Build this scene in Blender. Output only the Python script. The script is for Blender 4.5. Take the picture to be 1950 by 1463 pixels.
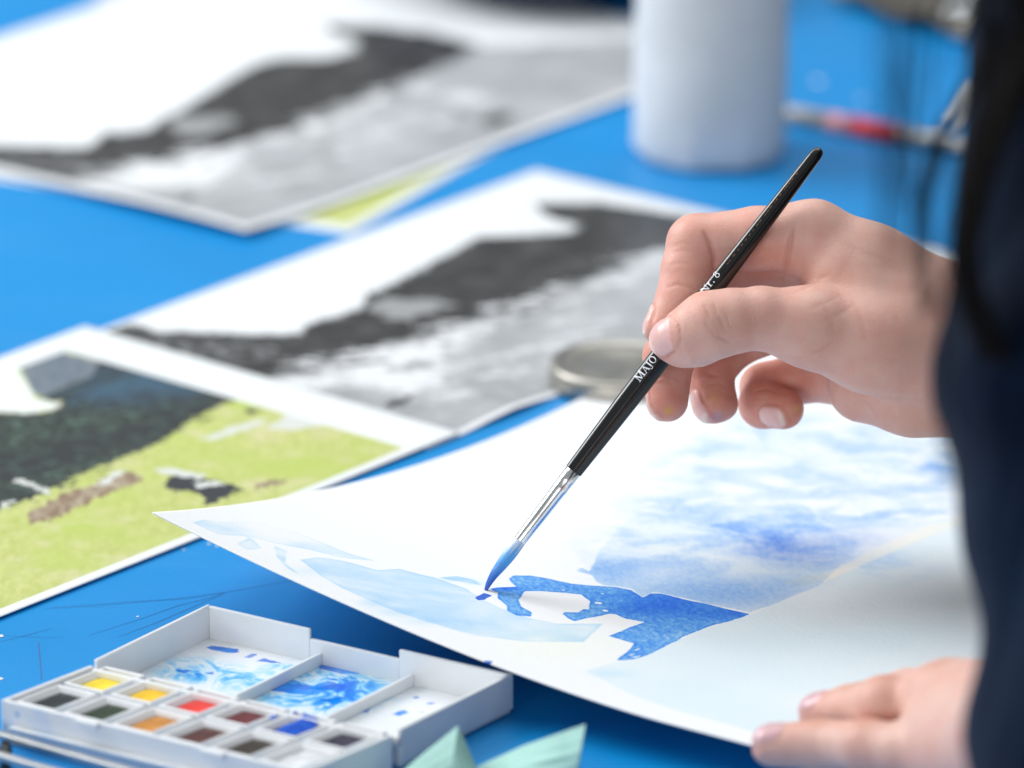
import bpy, math, random
import numpy as np
from mathutils import Vector, Matrix

# ------------------------------------------------------------------ camera, world, lights
F_PX, TH, DIST = 12000.0, 0.335, 2350.0          # focal length in photo pixels, pitch, mm to the aim point
cT, sT = math.cos(TH), math.sin(TH)
CAM = np.array([0, -DIST*cT, DIST*sT])
RT, UP, FW = np.array([1., 0, 0]), np.array([0, sT, cT]), np.array([0, cT, -sT])
S = 0.001
sc = bpy.context.scene
for o in list(bpy.data.objects): bpy.data.objects.remove(o)
COL = sc.collection
cd = bpy.data.cameras.new('camera'); cam = bpy.data.objects.new('camera', cd); COL.objects.link(cam)
cam.location = Vector(CAM*S); cam.rotation_euler = (math.pi/2-TH, 0, 0)
cd.sensor_width = 36; cd.lens = F_PX/1950*36; cd.clip_start = .05; cd.clip_end = 60
cd.dof.use_dof = True; cd.dof.focus_distance = 2.135; cd.dof.aperture_fstop = 6.3; cd.dof.aperture_blades = 0
sc.camera = cam
w = bpy.data.worlds.new('World'); sc.world = w; w.use_nodes = True
w.node_tree.nodes['Background'].inputs[0].default_value = (.90, .96, 1, 1)
w.node_tree.nodes['Background'].inputs[1].default_value = .30
def area(name, direction, dist, size, power, col):
    l = bpy.data.lights.new(name, 'AREA'); l.shape = 'RECTANGLE'; l.size, l.size_y = size
    l.energy = power; l.color = col
    o = bpy.data.objects.new(name, l); COL.objects.link(o)
    d = Vector(direction).normalized(); o.location = d*dist + Vector((0, -.15, 0))
    o.rotation_euler = d.to_track_quat('Z', 'Y').to_euler()
    return o
area('window_light', (-.74, .34, .58), 2.6, (1.5, 1.3), 62, (.97, .99, 1))
area('overhead_fill_light', (-.05, .30, .95), 2.2, (2.4, 1.8), 34, (.95, .98, 1))  # large softbox added overhead for soft top light, not a ceiling fixture
area('front_fill_light', (-.36, -.91, .20), 3.3, (2.2, .9), 31, (1, .99, .98))  # low fill lamp added behind the camera to brighten camera-facing sides
sc.view_settings.view_transform = 'Standard'; sc.view_settings.look = 'None'
sc.view_settings.exposure = -.02; sc.view_settings.gamma = 1
sc.render.engine = 'CYCLES'
rng = np.random.default_rng(4); random.seed(4)

# ------------------------------------------------------------------ geometry helpers (millimetres)
def ray(u, v): return FW + RT*(u-975)/F_PX - UP*(v-731.5)/F_PX
def pz(u, v, z=0.):
    d = ray(u, v); return CAM + d*(z-CAM[2])/d[2]
def pd(u, v, d): return CAM + ray(u, v)*d
def to_px(P):
    q = np.asarray(P, float)-CAM; n = q@FW
    return 975+F_PX*(q@RT)/n, 731.5-F_PX*(q@UP)/n
def link(name, V, Fs, mat, parent=None, smooth=True, matidx=None):
    me = bpy.data.meshes.new(name)
    me.from_pydata((np.asarray(V, float)*S).tolist(), [], [list(map(int, f)) for f in Fs]); me.update()
    if smooth: me.polygons.foreach_set('use_smooth', [True]*len(me.polygons))
    for m in (mat if isinstance(mat, (list, tuple)) else [mat]): me.materials.append(m)
    if matidx is not None: me.polygons.foreach_set('material_index', matidx)
    o = bpy.data.objects.new(name, me); COL.objects.link(o)
    if parent: o.parent = parent
    return o
def rebase(o, base):
    """give a parentless mesh object an origin at its base point (mm)"""
    b = Vector(np.asarray(base)*S); o.data.transform(Matrix.Translation(-b)); o.location = b; return o
def thing(name, label, cat, base=(0, 0, 0), group=None):
    o = bpy.data.objects.new(name, None); COL.objects.link(o); o.empty_display_size = .01
    o.location = Vector(np.asarray(base, float)*S); tag(o, label, cat, group); return o
def adopt(parent, *kids):
    for k in kids:
        k.parent = parent; k.matrix_parent_inverse = Matrix.Translation(-parent.location)
def tag(o, label, cat, group=None):
    o['label'] = label; o['category'] = cat
    if group: o['group'] = group
def attr(o, name, vals):
    a = o.data.attributes.new(name, 'FLOAT', 'POINT'); a.data.foreach_set('value', np.asarray(vals, np.float32))
def attrc(o, name, rgb):
    a = o.data.attributes.new(name, 'FLOAT_COLOR', 'POINT')
    a.data.foreach_set('color', np.concatenate([rgb, np.ones((len(rgb), 1))], 1).astype(np.float32).ravel())
def solidify(o, t, off=-1):
    m = o.modifiers.new('thickness', 'SOLIDIFY'); m.thickness = t*S; m.offset = off
def bevel(o, wd, seg=2):
    m = o.modifiers.new('bevel', 'BEVEL'); m.width = wd*S; m.segments = seg; m.limit_method = 'ANGLE'; m.angle_limit = .6
def grid_faces(n, m):
    i, j = np.meshgrid(np.arange(n-1), np.arange(m-1), indexing='ij'); a = (i*m+j).ravel()
    return np.stack([a, a+m, a+m+1, a+1], 1)
def box(c, ex, ey, ez):
    """box spanned by half vectors ex, ey, ez"""
    c, ex, ey, ez = map(lambda q: np.asarray(q, float), (c, ex, ey, ez))
    V = [c+a*ex+b*ey+d*ez for a in (-1, 1) for b in (-1, 1) for d in (-1, 1)]
    return V, [(0, 1, 3, 2), (4, 6, 7, 5), (0, 4, 5, 1), (2, 3, 7, 6), (0, 2, 6, 4), (1, 5, 7, 3)]
def merge(parts):
    V, Fs = [], []
    for v, f in parts:
        n = len(V); V += list(map(np.asarray, v)); Fs += [tuple(i+n for i in q) for q in f]
    return V, Fs
def lathe(profile, axis0, ax, n=48, wob=None):
    """profile of (r, h) revolved about ax through axis0"""
    ax = np.asarray(ax, float)/np.linalg.norm(ax); t = np.cross(ax, [0.3, .9, .2]); t /= np.linalg.norm(t); b = np.cross(ax, t)
    V = []
    for (r, h) in profile:
        for k in range(n):
            a = 2*math.pi*k/n; rr = r*(wob(a, h) if wob else 1)
            V.append(axis0+ax*h+rr*(math.cos(a)*t+math.sin(a)*b))
    Fs = [(i*n+k, i*n+(k+1) % n, (i+1)*n+(k+1) % n, (i+1)*n+k) for i in range(len(profile)-1) for k in range(n)]
    return V, Fs
def sd_poly(P, poly):
    """signed distance (negative inside) of 2-D points to a polygon"""
    P = np.asarray(P, float); Q = np.asarray(poly, float); d = np.full(len(P), 1e9); ins = np.zeros(len(P), bool)
    for a, b in zip(Q, np.roll(Q, -1, 0)):
        e = b-a; t = np.clip(((P-a)@e)/(e@e+1e-12), 0, 1); d = np.minimum(d, np.linalg.norm(P-a-t[:, None]*e, axis=1))
        c = (a[1] > P[:, 1]) != (b[1] > P[:, 1])
        with np.errstate(divide='ignore', invalid='ignore'):
            x = a[0]+(P[:, 1]-a[1])*(b[0]-a[0])/(b[1]-a[1])
        ins ^= c & (P[:, 0] < x)
    return np.where(ins, -d, d)
def sd_line(P, line):
    P = np.asarray(P, float); Q = np.asarray(line, float); d = np.full(len(P), 1e9)
    for a, b in zip(Q[:-1], Q[1:]):
        e = b-a; t = np.clip(((P-a)@e)/(e@e+1e-12), 0, 1); d = np.minimum(d, np.linalg.norm(P-a-t[:, None]*e, axis=1))
    return d

# ------------------------------------------------------------------ material helpers
class N:
    def __init__(s, name, rough=.5, **kw):
        s.m = bpy.data.materials.new(name); s.m.use_nodes = True; s.t = s.m.node_tree
        s.b = s.t.nodes['Principled BSDF']; s.b.inputs['Roughness'].default_value = rough
        for k, v in kw.items(): s.b.inputs[k.replace('_', ' ')].default_value = v
    def new(s, typ, **kw):
        n = s.t.nodes.new(typ)
        for k, v in kw.items(): setattr(n, k, v)
        return n
    def put(s, sock, v):
        if v is None: return
        if isinstance(v, bpy.types.NodeSocket): s.t.links.new(v, sock)
        elif isinstance(v, tuple) and len(v) == 3 and sock.type == 'RGBA': sock.default_value = (*v, 1)
        else: sock.default_value = v
    def math(s, op, a, b=None, c=None):
        n = s.new('ShaderNodeMath', operation=op)
        for i, v in enumerate((a, b, c)): s.put(n.inputs[i], v)
        return n.outputs[0]
    def mix(s, f, a, b, mode='MIX'):
        n = s.new('ShaderNodeMix', data_type='RGBA', blend_type=mode)
        s.put(n.inputs[0], f); s.put(n.inputs[6], a); s.put(n.inputs[7], b); return n.outputs[2]
    def glaze(s, c, k, col):
        """lay transparent pigment of transmittance col, k layers thick, over c"""
        cb = s.new('ShaderNodeCombineColor')
        for i, q in enumerate(col): s.put(cb.inputs[i], s.math('POWER', q, k))
        return s.mix(1., c, cb.outputs[0], 'MULTIPLY')
    def step(s, v, a, b, lo=0., hi=1.):
        n = s.new('ShaderNodeMapRange', interpolation_type='SMOOTHSTEP')
        for i, q in enumerate((v, a, b, lo, hi)): s.put(n.inputs[i], q)
        return n.outputs[0]
    def at(s, name, col=False):
        n = s.new('ShaderNodeAttribute', attribute_name=name); return n.outputs['Color' if col else 'Fac']
    def obj(s, scale=(1, 1, 1), rot=(0, 0, 0)):
        c = s.new('ShaderNodeTexCoord'); mp = s.new('ShaderNodeMapping'); mp.inputs['Scale'].default_value = scale
        mp.inputs['Rotation'].default_value = rot
        s.t.links.new(c.outputs['Object'], mp.inputs['Vector']); return mp.outputs[0]
    def noise(s, scale, detail=3., vec=None, rough=.5, dist=0.):
        n = s.new('ShaderNodeTexNoise'); n.inputs['Scale'].default_value = scale; n.inputs['Detail'].default_value = detail
        n.inputs['Roughness'].default_value = rough; n.inputs['Distortion'].default_value = dist
        s.put(n.inputs['Vector'], vec if vec is not None else s.obj()); return n.outputs['Fac']
    def voro(s, scale, vec=None, feature='F1'):
        n = s.new('ShaderNodeTexVoronoi', feature=feature); n.inputs['Scale'].default_value = scale
        s.put(n.inputs['Vector'], vec if vec is not None else s.obj()); return n.outputs['Distance']
    def bump(s, h, strength, dist=.001, prev=None):
        n = s.new('ShaderNodeBump'); n.inputs['Strength'].default_value = strength; n.inputs['Distance'].default_value = dist
        s.put(n.inputs['Height'], h)
        if prev is not None: s.put(n.inputs['Normal'], prev)
        return n.outputs[0]
    def col(s, v): s.put(s.b.inputs['Base Color'], v); return s
    def nrm(s, v): s.put(s.b.inputs['Normal'], v); return s
def plain(name, col, rough=.5, nscale=0, amt=.1, bump=0., **kw):
    n = N(name, rough, **kw)
    if nscale:
        f = n.noise(nscale, 4); n.col(n.mix(n.step(f, .3, .7), tuple(c*(1-amt) for c in col), tuple(min(1, c*(1+amt)) for c in col)))
        if bump: n.nrm(n.bump(n.noise(nscale*4, 3), bump, .0004))
    else: n.col(col)
    return n.m

# ------------------------------------------------------------------ the table
def table_material():
    n = N('blue_table_paint', .42); n.b.inputs['Specular IOR Level'].default_value = .45
    base = n.mix(n.step(n.noise(3.5, 3), .3, .7), (.0, .24, .60), (.0, .27, .67))
    base = n.mix(n.math('MULTIPLY', n.step(n.noise(900, 2), .35, .75), .22), base, (.0, .17, .48))
    base = n.mix(n.math('MULTIPLY', n.step(n.noise(9, 6, n.obj((.5, 1.6, 1), (0, 0, .5)), .65), .5, .75), .10), base, (.25, .42, .62))
    base = n.mix(n.math('MULTIPLY', n.step(n.noise(70, 5, n.obj((.15, 2.5, 1), (0, 0, .4)), .7), .62, .74), .25), base, (.0, .10, .32))
    fl = n.step(n.voro(16), .075, .055); fl = n.math('MULTIPLY', fl, n.step(n.noise(26, 2), .62, .70))
    base = n.mix(fl, base, (.62, .72, .82))
    n.col(base); n.put(n.b.inputs['Roughness'], n.step(n.noise(18, 4), .25, .8, .34, .5))
    n.nrm(n.bump(n.noise(700, 2), .10, .0003)); return n.m
M_TABLE = table_material()
tv, tf = box((-420, 380, -14), (660, 0, 0), (0, 1180, 0), (0, 0, 14))
table = link('tabletop', tv, tf, M_TABLE, smooth=False); bevel(table, 3)
table['kind'] = 'structure'
table['label'] = 'blue painted table top with fine scratches and paint specks'
M_SCR = plain('scratch_grime', (.01, .045, .12), .7)
M_FLECK = plain('dried_white_paint', (.7, .74, .8), .6, 300, .1)
def ribbon(pts, wid, z=.12):
    P = [pz(u, v, z) for u, v in pts]; V = []
    for i, p in enumerate(P):
        t = P[min(i+1, len(P)-1)]-P[max(i-1, 0)]; t /= np.linalg.norm(t); nn = np.array([-t[1], t[0], 0])
        ww = wid*(.35+.65*math.sin(math.pi*(i+.4)/(len(P)-.2)))
        V += [p-nn*ww/2, p+nn*ww/2]
    return V, [(2*i, 2*i+2, 2*i+3, 2*i+1) for i in range(len(P)-1)]
for pts, wd in [([(85, 1160), (200, 1152), (330, 1141), (420, 1130), (520, 1112), (560, 1104)], .45),
                ([(100, 1157), (240, 1146), (360, 1140), (425, 1127)], .3),
                ([(170, 1210), (270, 1178), (340, 1153), (400, 1139), (430, 1128)], .45),
                ([(225, 1213), (300, 1185), (370, 1155), (425, 1131)], .4),
                ([(0, 1222), (50, 1210), (100, 1196)], .35), ([(0, 1210), (60, 1213), (120, 1214)], .25),
                ([(73, 1222), (76, 1255), (79, 1295)], .7)]:
    v, f = ribbon(pts, wd*.46); link('scratch', v, f, M_SCR if wd != .7 else plain('worn_streak', (.06, .12, .3), .7), table)
for (u, v, r) in [(1557, 155, 3.2), (1640, 188, 2.2), (262, 1174, .7), (398, 1036, .9), (413, 1040, .8), (350, 1047, .8), (2, 1211, 1.4), (0, 1292, 1.6)]:
    c = pz(u, v, .15); n_ = 9; r *= .7
    V = [c+np.array([math.cos(a)*r*random.uniform(.7, 1.2), math.sin(a)*r*random.uniform(.8, 1.5), 0]) for a in np.linspace(0, 6.283, n_, endpoint=False)]
    link('paint_speck', V+[c+np.array([0, 0, .12])], [(i, (i+1) % n_, n_) for i in range(n_)], M_FLECK, table)

# ------------------------------------------------------------------ flat sheets with printed pictures
def sheet_grid(org, e1, L1, e2, L2, n, m, hfun):
    a = np.linspace(0, L1, n); b = np.linspace(0, L2, m); A, B = np.meshgrid(a, b, indexing='ij'); A = A.ravel(); B = B.ravel()
    P = np.asarray(org)[None]+A[:, None]*e1+B[:, None]*e2; P[:, 2] += hfun(A, B)
    return P, A, B, grid_faces(n, m)
def world2(pxs, z=0.): return np.array([pz(u, v, z)[:2] for u, v in pxs])
def poly_field(P, polys): return np.min([sd_poly(P[:, :2], world2(q)) for q in polys], 0)

def bw_material():
    n = N('greyscale_print', .38); n.b.inputs['Specular IOR Level'].default_value = .5
    nz = n.noise(150, 6, None, .68); n2 = n.noise(260, 5, n.obj((.45, 1.6, 1)), .7)
    def sh(name, soft, amt, noise=nz):
        v = n.math('ADD', n.at(name), n.math('MULTIPLY', n.math('SUBTRACT', noise, .5), amt*1.9)); return n.step(v, soft*S, -soft*S)
    white = (.84, .86, .875)
    grass = n.mix(n.step(n2, .25, .8), (.24, .25, .262), (.56, .57, .585))
    grass = n.mix(n.step(n.noise(26, 3), .4, .75), grass, (.50, .51, .53))
    dark = n.mix(n.step(n.noise(60, 6, None, .65), .4, .8), (.030, .029, .028), (.105, .104, .104))
    tree = n.mix(n.step(n.noise(210, 5), .42, .7), (.035, .034, .034), (.27, .275, .285))
    pic = n.mix(sh('sky', .9, .012), grass, white)
    pic = n.mix(sh('dark', .8, .010), pic, dark)
    pic = n.mix(sh('tree', 3.0, .03), pic, tree)
    pic = n.mix(sh('light', .8, .026, n2), pic, (.80, .81, .83))
    pic = n.mix(sh('grey', 1.0, .012), pic, (.33, .335, .34))
    pic = n.mix(sh('spot', .8, .008), pic, (.05, .05, .05))
    n.col(n.mix(n.step(n.at('frame'), .25*S, -.25*S), white, pic))
    n.nrm(n.bump(n.noise(60, 2), .05, .001)); return n.m
M_BW = bw_material()
M_PAPER = plain('plain_white_paper', (.84, .86, .875), .6, 40, .02, .05)

def make_print(name, label, org, a1, L1, L2, hfun, layers, margin, mat, group=None, res=1.6, z_under=0.):
    e1 = np.array([math.cos(a1), math.sin(a1), 0]); e2 = np.array([-math.sin(a1), math.cos(a1), 0])
    P, A, B, Fs = sheet_grid(org, e1, L1, e2, L2, int(L1/res), int(L2/res), hfun)
    o = link(name, P, Fs, mat)
    # marks are laid out on the sheet: seen position -> position on the flat sheet
    for k, polys in layers.items():
        attr(o, k, (poly_field(P, polys) if polys else np.full(len(P), 99.))*S)
    l, r, b, t = margin
    attr(o, 'frame', np.max([l-A, A-(L1-r), b-B, B-(L2-t)], 0)*S)
    rebase(o, org); solidify(o, .16, -1); tag(o, label, 'print', group); return o
def streaks(a_, b_, n_, spread, ln, th, dr=(1, -.16)):
    """short ragged flecks scattered along the line a_-b_ (photo pixels)"""
    out = []; r_ = np.random.default_rng(n_)
    for _ in range(n_):
        t_ = r_.random(); u_ = a_[0]*(1-t_)+b_[0]*t_+r_.normal(0, spread*.6); v_ = a_[1]*(1-t_)+b_[1]*t_+r_.normal(0, spread); l_ = ln*r_.uniform(.4, 1.2); h_ = th*r_.uniform(.5, 1.2)
        out.append([(u_-l_/2, v_-dr[1]*l_/2), (u_, v_-h_/2), (u_+l_/2, v_+dr[1]*l_/2-h_/3), (u_+l_*.4, v_+dr[1]*l_/2+h_/3), (u_-l_*.1, v_+h_/2)])
    return out
def ang(p, q): d = pz(*q)-pz(*p); return math.atan2(d[1], d[0])

# far greyscale print
bl, br, tr = pz(467, 457), pz(1462, 98), pz(426, -47)
a = math.atan2(*(br-bl)[[1, 0]]); L1 = np.linalg.norm(br-bl); L2 = np.linalg.norm(tr-br)
def curl1(A, B):
    return .9+3.0*np.clip(1-A/70, 0, 1)**2*(.5+.5*np.sin(B/38+.6))+.5*np.sin(A/60)*np.sin(B/50)+.5
make_print('greyscale_print', 'grey landscape photo print lying over another print, behind the paper roll', np.array([bl[0], bl[1], .3]), a, L1, L2, curl1, {
 'sky': [[(-420, 300), (-100, 285), (100, 288), (170, 290), (205, 262), (290, 255), (310, 232), (390, 190), (490, 130), (530, 118), (625, 118), (665, 105), (683, 95), (680, 80), (640, 75), (615, 55), (720, 57), (910, 92), (1010, 90), (1460, 60), (1200, -60), (430, -90), (-650, 300)]],
 'dark': [[(-700, 300), (-420, 290), (-100, 283), (100, 288), (170, 290), (205, 262), (290, 255), (310, 232), (340, 228), (390, 190), (430, 165), (490, 130), (530, 118), (625, 118), (665, 107), (683, 95), (680, 82), (640, 75), (615, 55), (720, 57), (820, 68), (910, 92), (880, 110), (840, 130), (790, 160), (720, 190), (640, 215), (560, 255), (480, 275), (420, 300), (350, 315), (280, 325), (260, 345), (210, 360), (130, 355), (60, 340), (0, 330), (-300, 360)]],
 'tree': [[(-500, 300), (0, 300), (160, 305), (190, 330), (120, 345), (0, 328), (-300, 340)]],
 'light': [[(130, 358), (210, 345), (270, 318), (330, 312), (400, 292), (440, 290), (470, 300), (440, 330), (400, 360), (300, 372), (230, 370)]]+streaks((170, 352), (460, 290), 18, 9, 60, 7)+streaks((480, 285), (800, 170), 22, 8, 55, 5)+streaks((350, 380), (900, 200), 16, 22, 60, 3)+[[(560, 255), (620, 232), (690, 215), (660, 240), (590, 262)], [(850, 190), (910, 185), (930, 200), (880, 205)]],
 'grey': [[(318, 245), (345, 232), (440, 228), (445, 243), (390, 265), (345, 268)], [(570, 235), (640, 205), (680, 205), (640, 225)]],
 'spot': [[(862, 215), (900, 222), (905, 227), (870, 226)], [(915, 240), (945, 222), (985, 222), (965, 238), (930, 247)], [(335, 398), (370, 388), (378, 394), (345, 405)], [(600, 240), (640, 228), (640, 234), (612, 243)]]+streaks((240, 335), (440, 300), 9, 10, 34, 4)+streaks((560, 262), (760, 185), 9, 7, 36, 4)},
 (6, 7, 5, 6), M_BW, 'photo prints spread on the table')

# colour print peeking from below it
def colour_material(simple=False):
    n = N('colour_print', .36); n.b.inputs['Specular IOR Level'].default_value = .5
    nz = n.noise(240, 6, None, .7); n2 = n.noise(300, 5, n.obj((1, .4, 1), (0, 0, .6)), .7)
    def sh(name, soft, amt, noise=nz):
        v = n.math('ADD', n.at(name), n.math('MULTIPLY', n.math('SUBTRACT', noise, .5), amt*1.7)); return n.step(v, soft*S, -soft*S)
    white = (.84, .865, .87)
    g = n.mix(n.step(n2, .22, .85), (.46, .52, .13), (.68, .70, .30))
    g = n.mix(n.step(n.noise(24, 4), .42, .72), g, (.50, .60, .14))
    g = n.mix(n.math('MULTIPLY', n.step(n.noise(55, 4), .5, .75), .6), g, (.72, .66, .42))
    dark = n.mix(n.step(n.noise(140, 5), .4, .75), (.028, .032, .034), (.05, .08, .07))
    pic = n.mix(sh('sky', .8, .006), g, (.83, .87, .82))
    pic = n.mix(sh('dark', 1.2, .008), pic, dark)
    pic = n.mix(sh('tree', 4.0, .03), pic, n.mix(n.step(n.noise(260, 5), .45, .7), (.03, .04, .035), (.10, .17, .13)))
    pic = n.mix(n.math('MULTIPLY', sh('blue', 7.0, .05), n.step(n.noise(45, 5, None, .65), .3, .7, .2, .85)), pic, (.05, .125, .20))
    pic = n.mix(sh('roof', .5, .004), pic, n.mix(n.step(n2, .3, .7), (.11, .15, .20), (.22, .25, .28)))
    pic = n.mix(sh('brown', .8, .010, n2), pic, n.mix(n.step(n2, .35, .7), (.26, .17, .11), (.52, .45, .33)))
    pic = n.mix(sh('spot', .6, .008), pic, (.040, .043, .05))
    pic = n.mix(sh('light', .5, .006), pic, (.70, .72, .68))
    n.col(n.mix(n.step(n.at('frame'), .25*S, -.25*S), white, pic)); return n.m
M_COL = colour_material()
e1 = np.array([math.cos(a), math.sin(a), 0]); e2 = np.array([-math.sin(a), math.cos(a), 0])
q0 = pz(668, 447); a4 = ang((668, 447), (940, 288))
make_print('colour_print', 'lime green edge of a colour print under the far greyscale print', np.array([q0[0], q0[1], .2]) - np.array([math.cos(a4), math.sin(a4), 0])*0, a4, 285, 200, lambda A, B: .1+0*A, {
 'sky': [], 'dark': [], 'tree': [], 'blue': [], 'roof': [], 'brown': [], 'spot': [], 'light': []}, (9, 7, 6, 9), M_COL, 'photo prints spread on the table', 3)

# middle greyscale print
a = ang((254, 608), (1023, 326)); e1 = np.array([math.cos(a), math.sin(a), 0]); e2 = np.array([-math.sin(a), math.cos(a), 0])
TR = pz(1023, 326); BL = pz(881, 830); dgn = TR-BL; L1, L2 = dgn@e1, dgn@e2
if L1 < 290: L1 = 290
BL = TR-e1*L1-e2*L2
def curl2(A, B): return .25+2.2*np.clip(1-B/45, 0, 1)**2*np.clip(np.sin((A-18)/34), 0, 1)*np.clip((A-14)/20, 0, 1)*np.clip((75-A)/25, 0, 1)
make_print('greyscale_print', 'grey landscape photo print half under the green colour print, tin lid at its edge', np.array([BL[0], BL[1], .3]), a, L1, L2, curl2, {
 'sky': [[(-40, 690), (155, 650), (248, 620), (300, 636), (350, 635), (470, 640), (570, 640), (590, 620), (690, 590), (700, 565), (760, 540), (810, 510), (870, 480), (910, 455), (1000, 452), (1090, 445), (1100, 430), (1060, 420), (1035, 410), (1020, 390), (1140, 390), (1300, 415), (1420, 420), (1420, 370), (1020, 300)]],
 'dark': [[(60, 670), (155, 650), (248, 620), (300, 636), (350, 635), (470, 640), (570, 640), (590, 620), (690, 590), (700, 565), (760, 540), (810, 510), (870, 480), (910, 455), (1000, 452), (1090, 445), (1100, 430), (1060, 420), (1035, 410), (1020, 390), (1140, 390), (1225, 400), (1330, 418), (1280, 470), (1200, 505), (1100, 545), (1030, 590), (950, 600), (870, 625), (800, 655), (740, 655), (690, 680), (660, 700), (600, 712), (530, 715), (505, 735), (300, 690), (155, 655)]],
 'tree': [[(120, 662), (240, 632), (300, 645), (470, 650), (540, 662), (520, 690), (420, 700), (330, 690), (200, 668)]],
 'light': [[(505, 728), (540, 722), (600, 725), (650, 715), (690, 690), (760, 660), (800, 650), (850, 640), (900, 628), (890, 645), (850, 680), (830, 690), (850, 700), (830, 735), (780, 755), (700, 740), (660, 730), (620, 742), (540, 740)]]+streaks((540, 735), (900, 628), 26, 13, 80, 8)+streaks((900, 625), (1250, 490), 26, 9, 60, 5)+streaks((800, 760), (1250, 560), 18, 30, 70, 4)+[[(880, 625), (940, 615), (900, 640)], [(1160, 545), (1210, 530), (1200, 545)]],
 'grey': [[(705, 585), (740, 572), (850, 575), (860, 582), (780, 612), (740, 610)], [(1040, 560), (1100, 545), (1120, 550), (1060, 575)], [(845, 700), (790, 690), (740, 705), (760, 712)]],
 'spot': [[(728, 775), (770, 758), (795, 752), (780, 766), (745, 782)]]+streaks((560, 715), (860, 640), 12, 12, 50, 5)+streaks((900, 630), (1200, 520), 10, 7, 40, 4)},
 (8, 8, 4, 2), M_BW, 'photo prints spread on the table')

# near colour print
a = ang((0, 1181), (877, 832)); e1 = np.array([math.cos(a), math.sin(a), 0]); e2 = np.array([-math.sin(a), math.cos(a), 0])
BR = pz(877, 832); L2 = np.linalg.norm(pz(108, 648)-BR)-1; BL = BR-e1*297
def curl3(A, B): return .9+.5*np.clip((A-230)/60, 0, 1)
make_print('colour_print', 'bright green colour landscape print, its corner under the watercolour sheet', np.array([BL[0], BL[1], .3]), a, 297, L2, curl3, {
 'sky': [[(-200, 700), (0, 640), (60, 660), (35, 710), (70, 765), (120, 775), (110, 785), (50, 795), (0, 792), (-200, 850)]],
 'dark': [[(75, 765), (190, 690), (330, 720), (470, 757), (420, 780), (380, 800), (330, 832), (280, 860), (200, 890), (120, 925), (50, 960), (0, 978), (-200, 1040), (-200, 800), (0, 790), (50, 795), (110, 785), (120, 775)]],
 'tree': [[(0, 800), (60, 805), (180, 790), (290, 785), (270, 815), (160, 830), (90, 850), (0, 870)], [(0, 920), (60, 915), (120, 895), (250, 850), (290, 840), (200, 885), (90, 935), (0, 965)]],
 'blue': [[(120, 760), (190, 700), (300, 715), (400, 750), (300, 772), (180, 775)]],
 'roof': [[(35, 705), (60, 660), (190, 695), (178, 722), (72, 765)]],
 'brown': [[(50, 992), (60, 978), (110, 953), (160, 933), (220, 908), (285, 905), (270, 922), (200, 948), (120, 988), (60, 1003)], [(480, 925), (540, 920), (535, 930), (490, 935)]],
 'spot': streaks((60, 955), (420, 785), 16, 8, 40, 5, (1, -.4))+[[(310, 930), (322, 915), (350, 908), (400, 918), (430, 925), (462, 935), (440, 952), (395, 968), (385, 950), (360, 942), (330, 942)], [(455, 795), (470, 787), (500, 785), (480, 795)]],
 'light': [[(385, 842), (440, 820), (500, 805), (515, 808), (450, 832), (400, 845)], [(505, 824), (550, 797), (640, 808), (645, 816), (560, 824)], [(298, 898), (330, 898), (390, 910), (385, 918), (350, 913), (300, 905)], [(370, 925), (420, 922), (430, 930), (380, 935)], [(182, 930), (225, 900), (240, 902), (203, 930)], [(25, 920), (40, 918), (98, 940), (90, 946)], [(0, 965), (30, 957), (15, 973), (0, 978)]]},
 (6, 297-float(np.mean([(pz(*q)-BL)@e1 for q in ((190, 708), (440, 770), (800, 850))])), 5, 14), M_COL, 'photo prints spread on the table')

# ------------------------------------------------------------------ the watercolour sheet
K = pz(290, 978, 40.); aS, bS = math.radians(56.84), math.radians(-35.24)
e1 = np.array([math.cos(aS), math.sin(aS), 0]); e2 = np.array([math.cos(bS), math.sin(bS), 0])
G1 = np.linalg.inv(np.array([[e1[0], e2[0]], [e1[1], e2[1]]]))
LS, LT = 420., 300.
def sheet_h(s, t):
    q = np.clip(1-s/275., 0, 1)**2.0; near = 11.2+26.8*np.clip(1-t/205., 0, 1)**1.6
    wave = .5*np.sin(s/40.+t/60.)*np.clip(s/90, 0, 1)*np.clip(t/60, 0, 1)
    return 2.0+near*q+wave
def sheet_pt(u, v):
    z = 5.
    for _ in range(12):
        p = pz(u, v, z); d = G1@(p-K)[:2]; z = float(sheet_h(d[0], d[1]))
    return G1@(pz(u, v, z)-K)[:2]
def spoly(pts): return np.array([sheet_pt(*p) for p in pts])
org = np.array([K[0], K[1], 0.])
P, A, B, Fs = sheet_grid(org, e1, LS, e2, LT, 560, 400, sheet_h)
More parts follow.
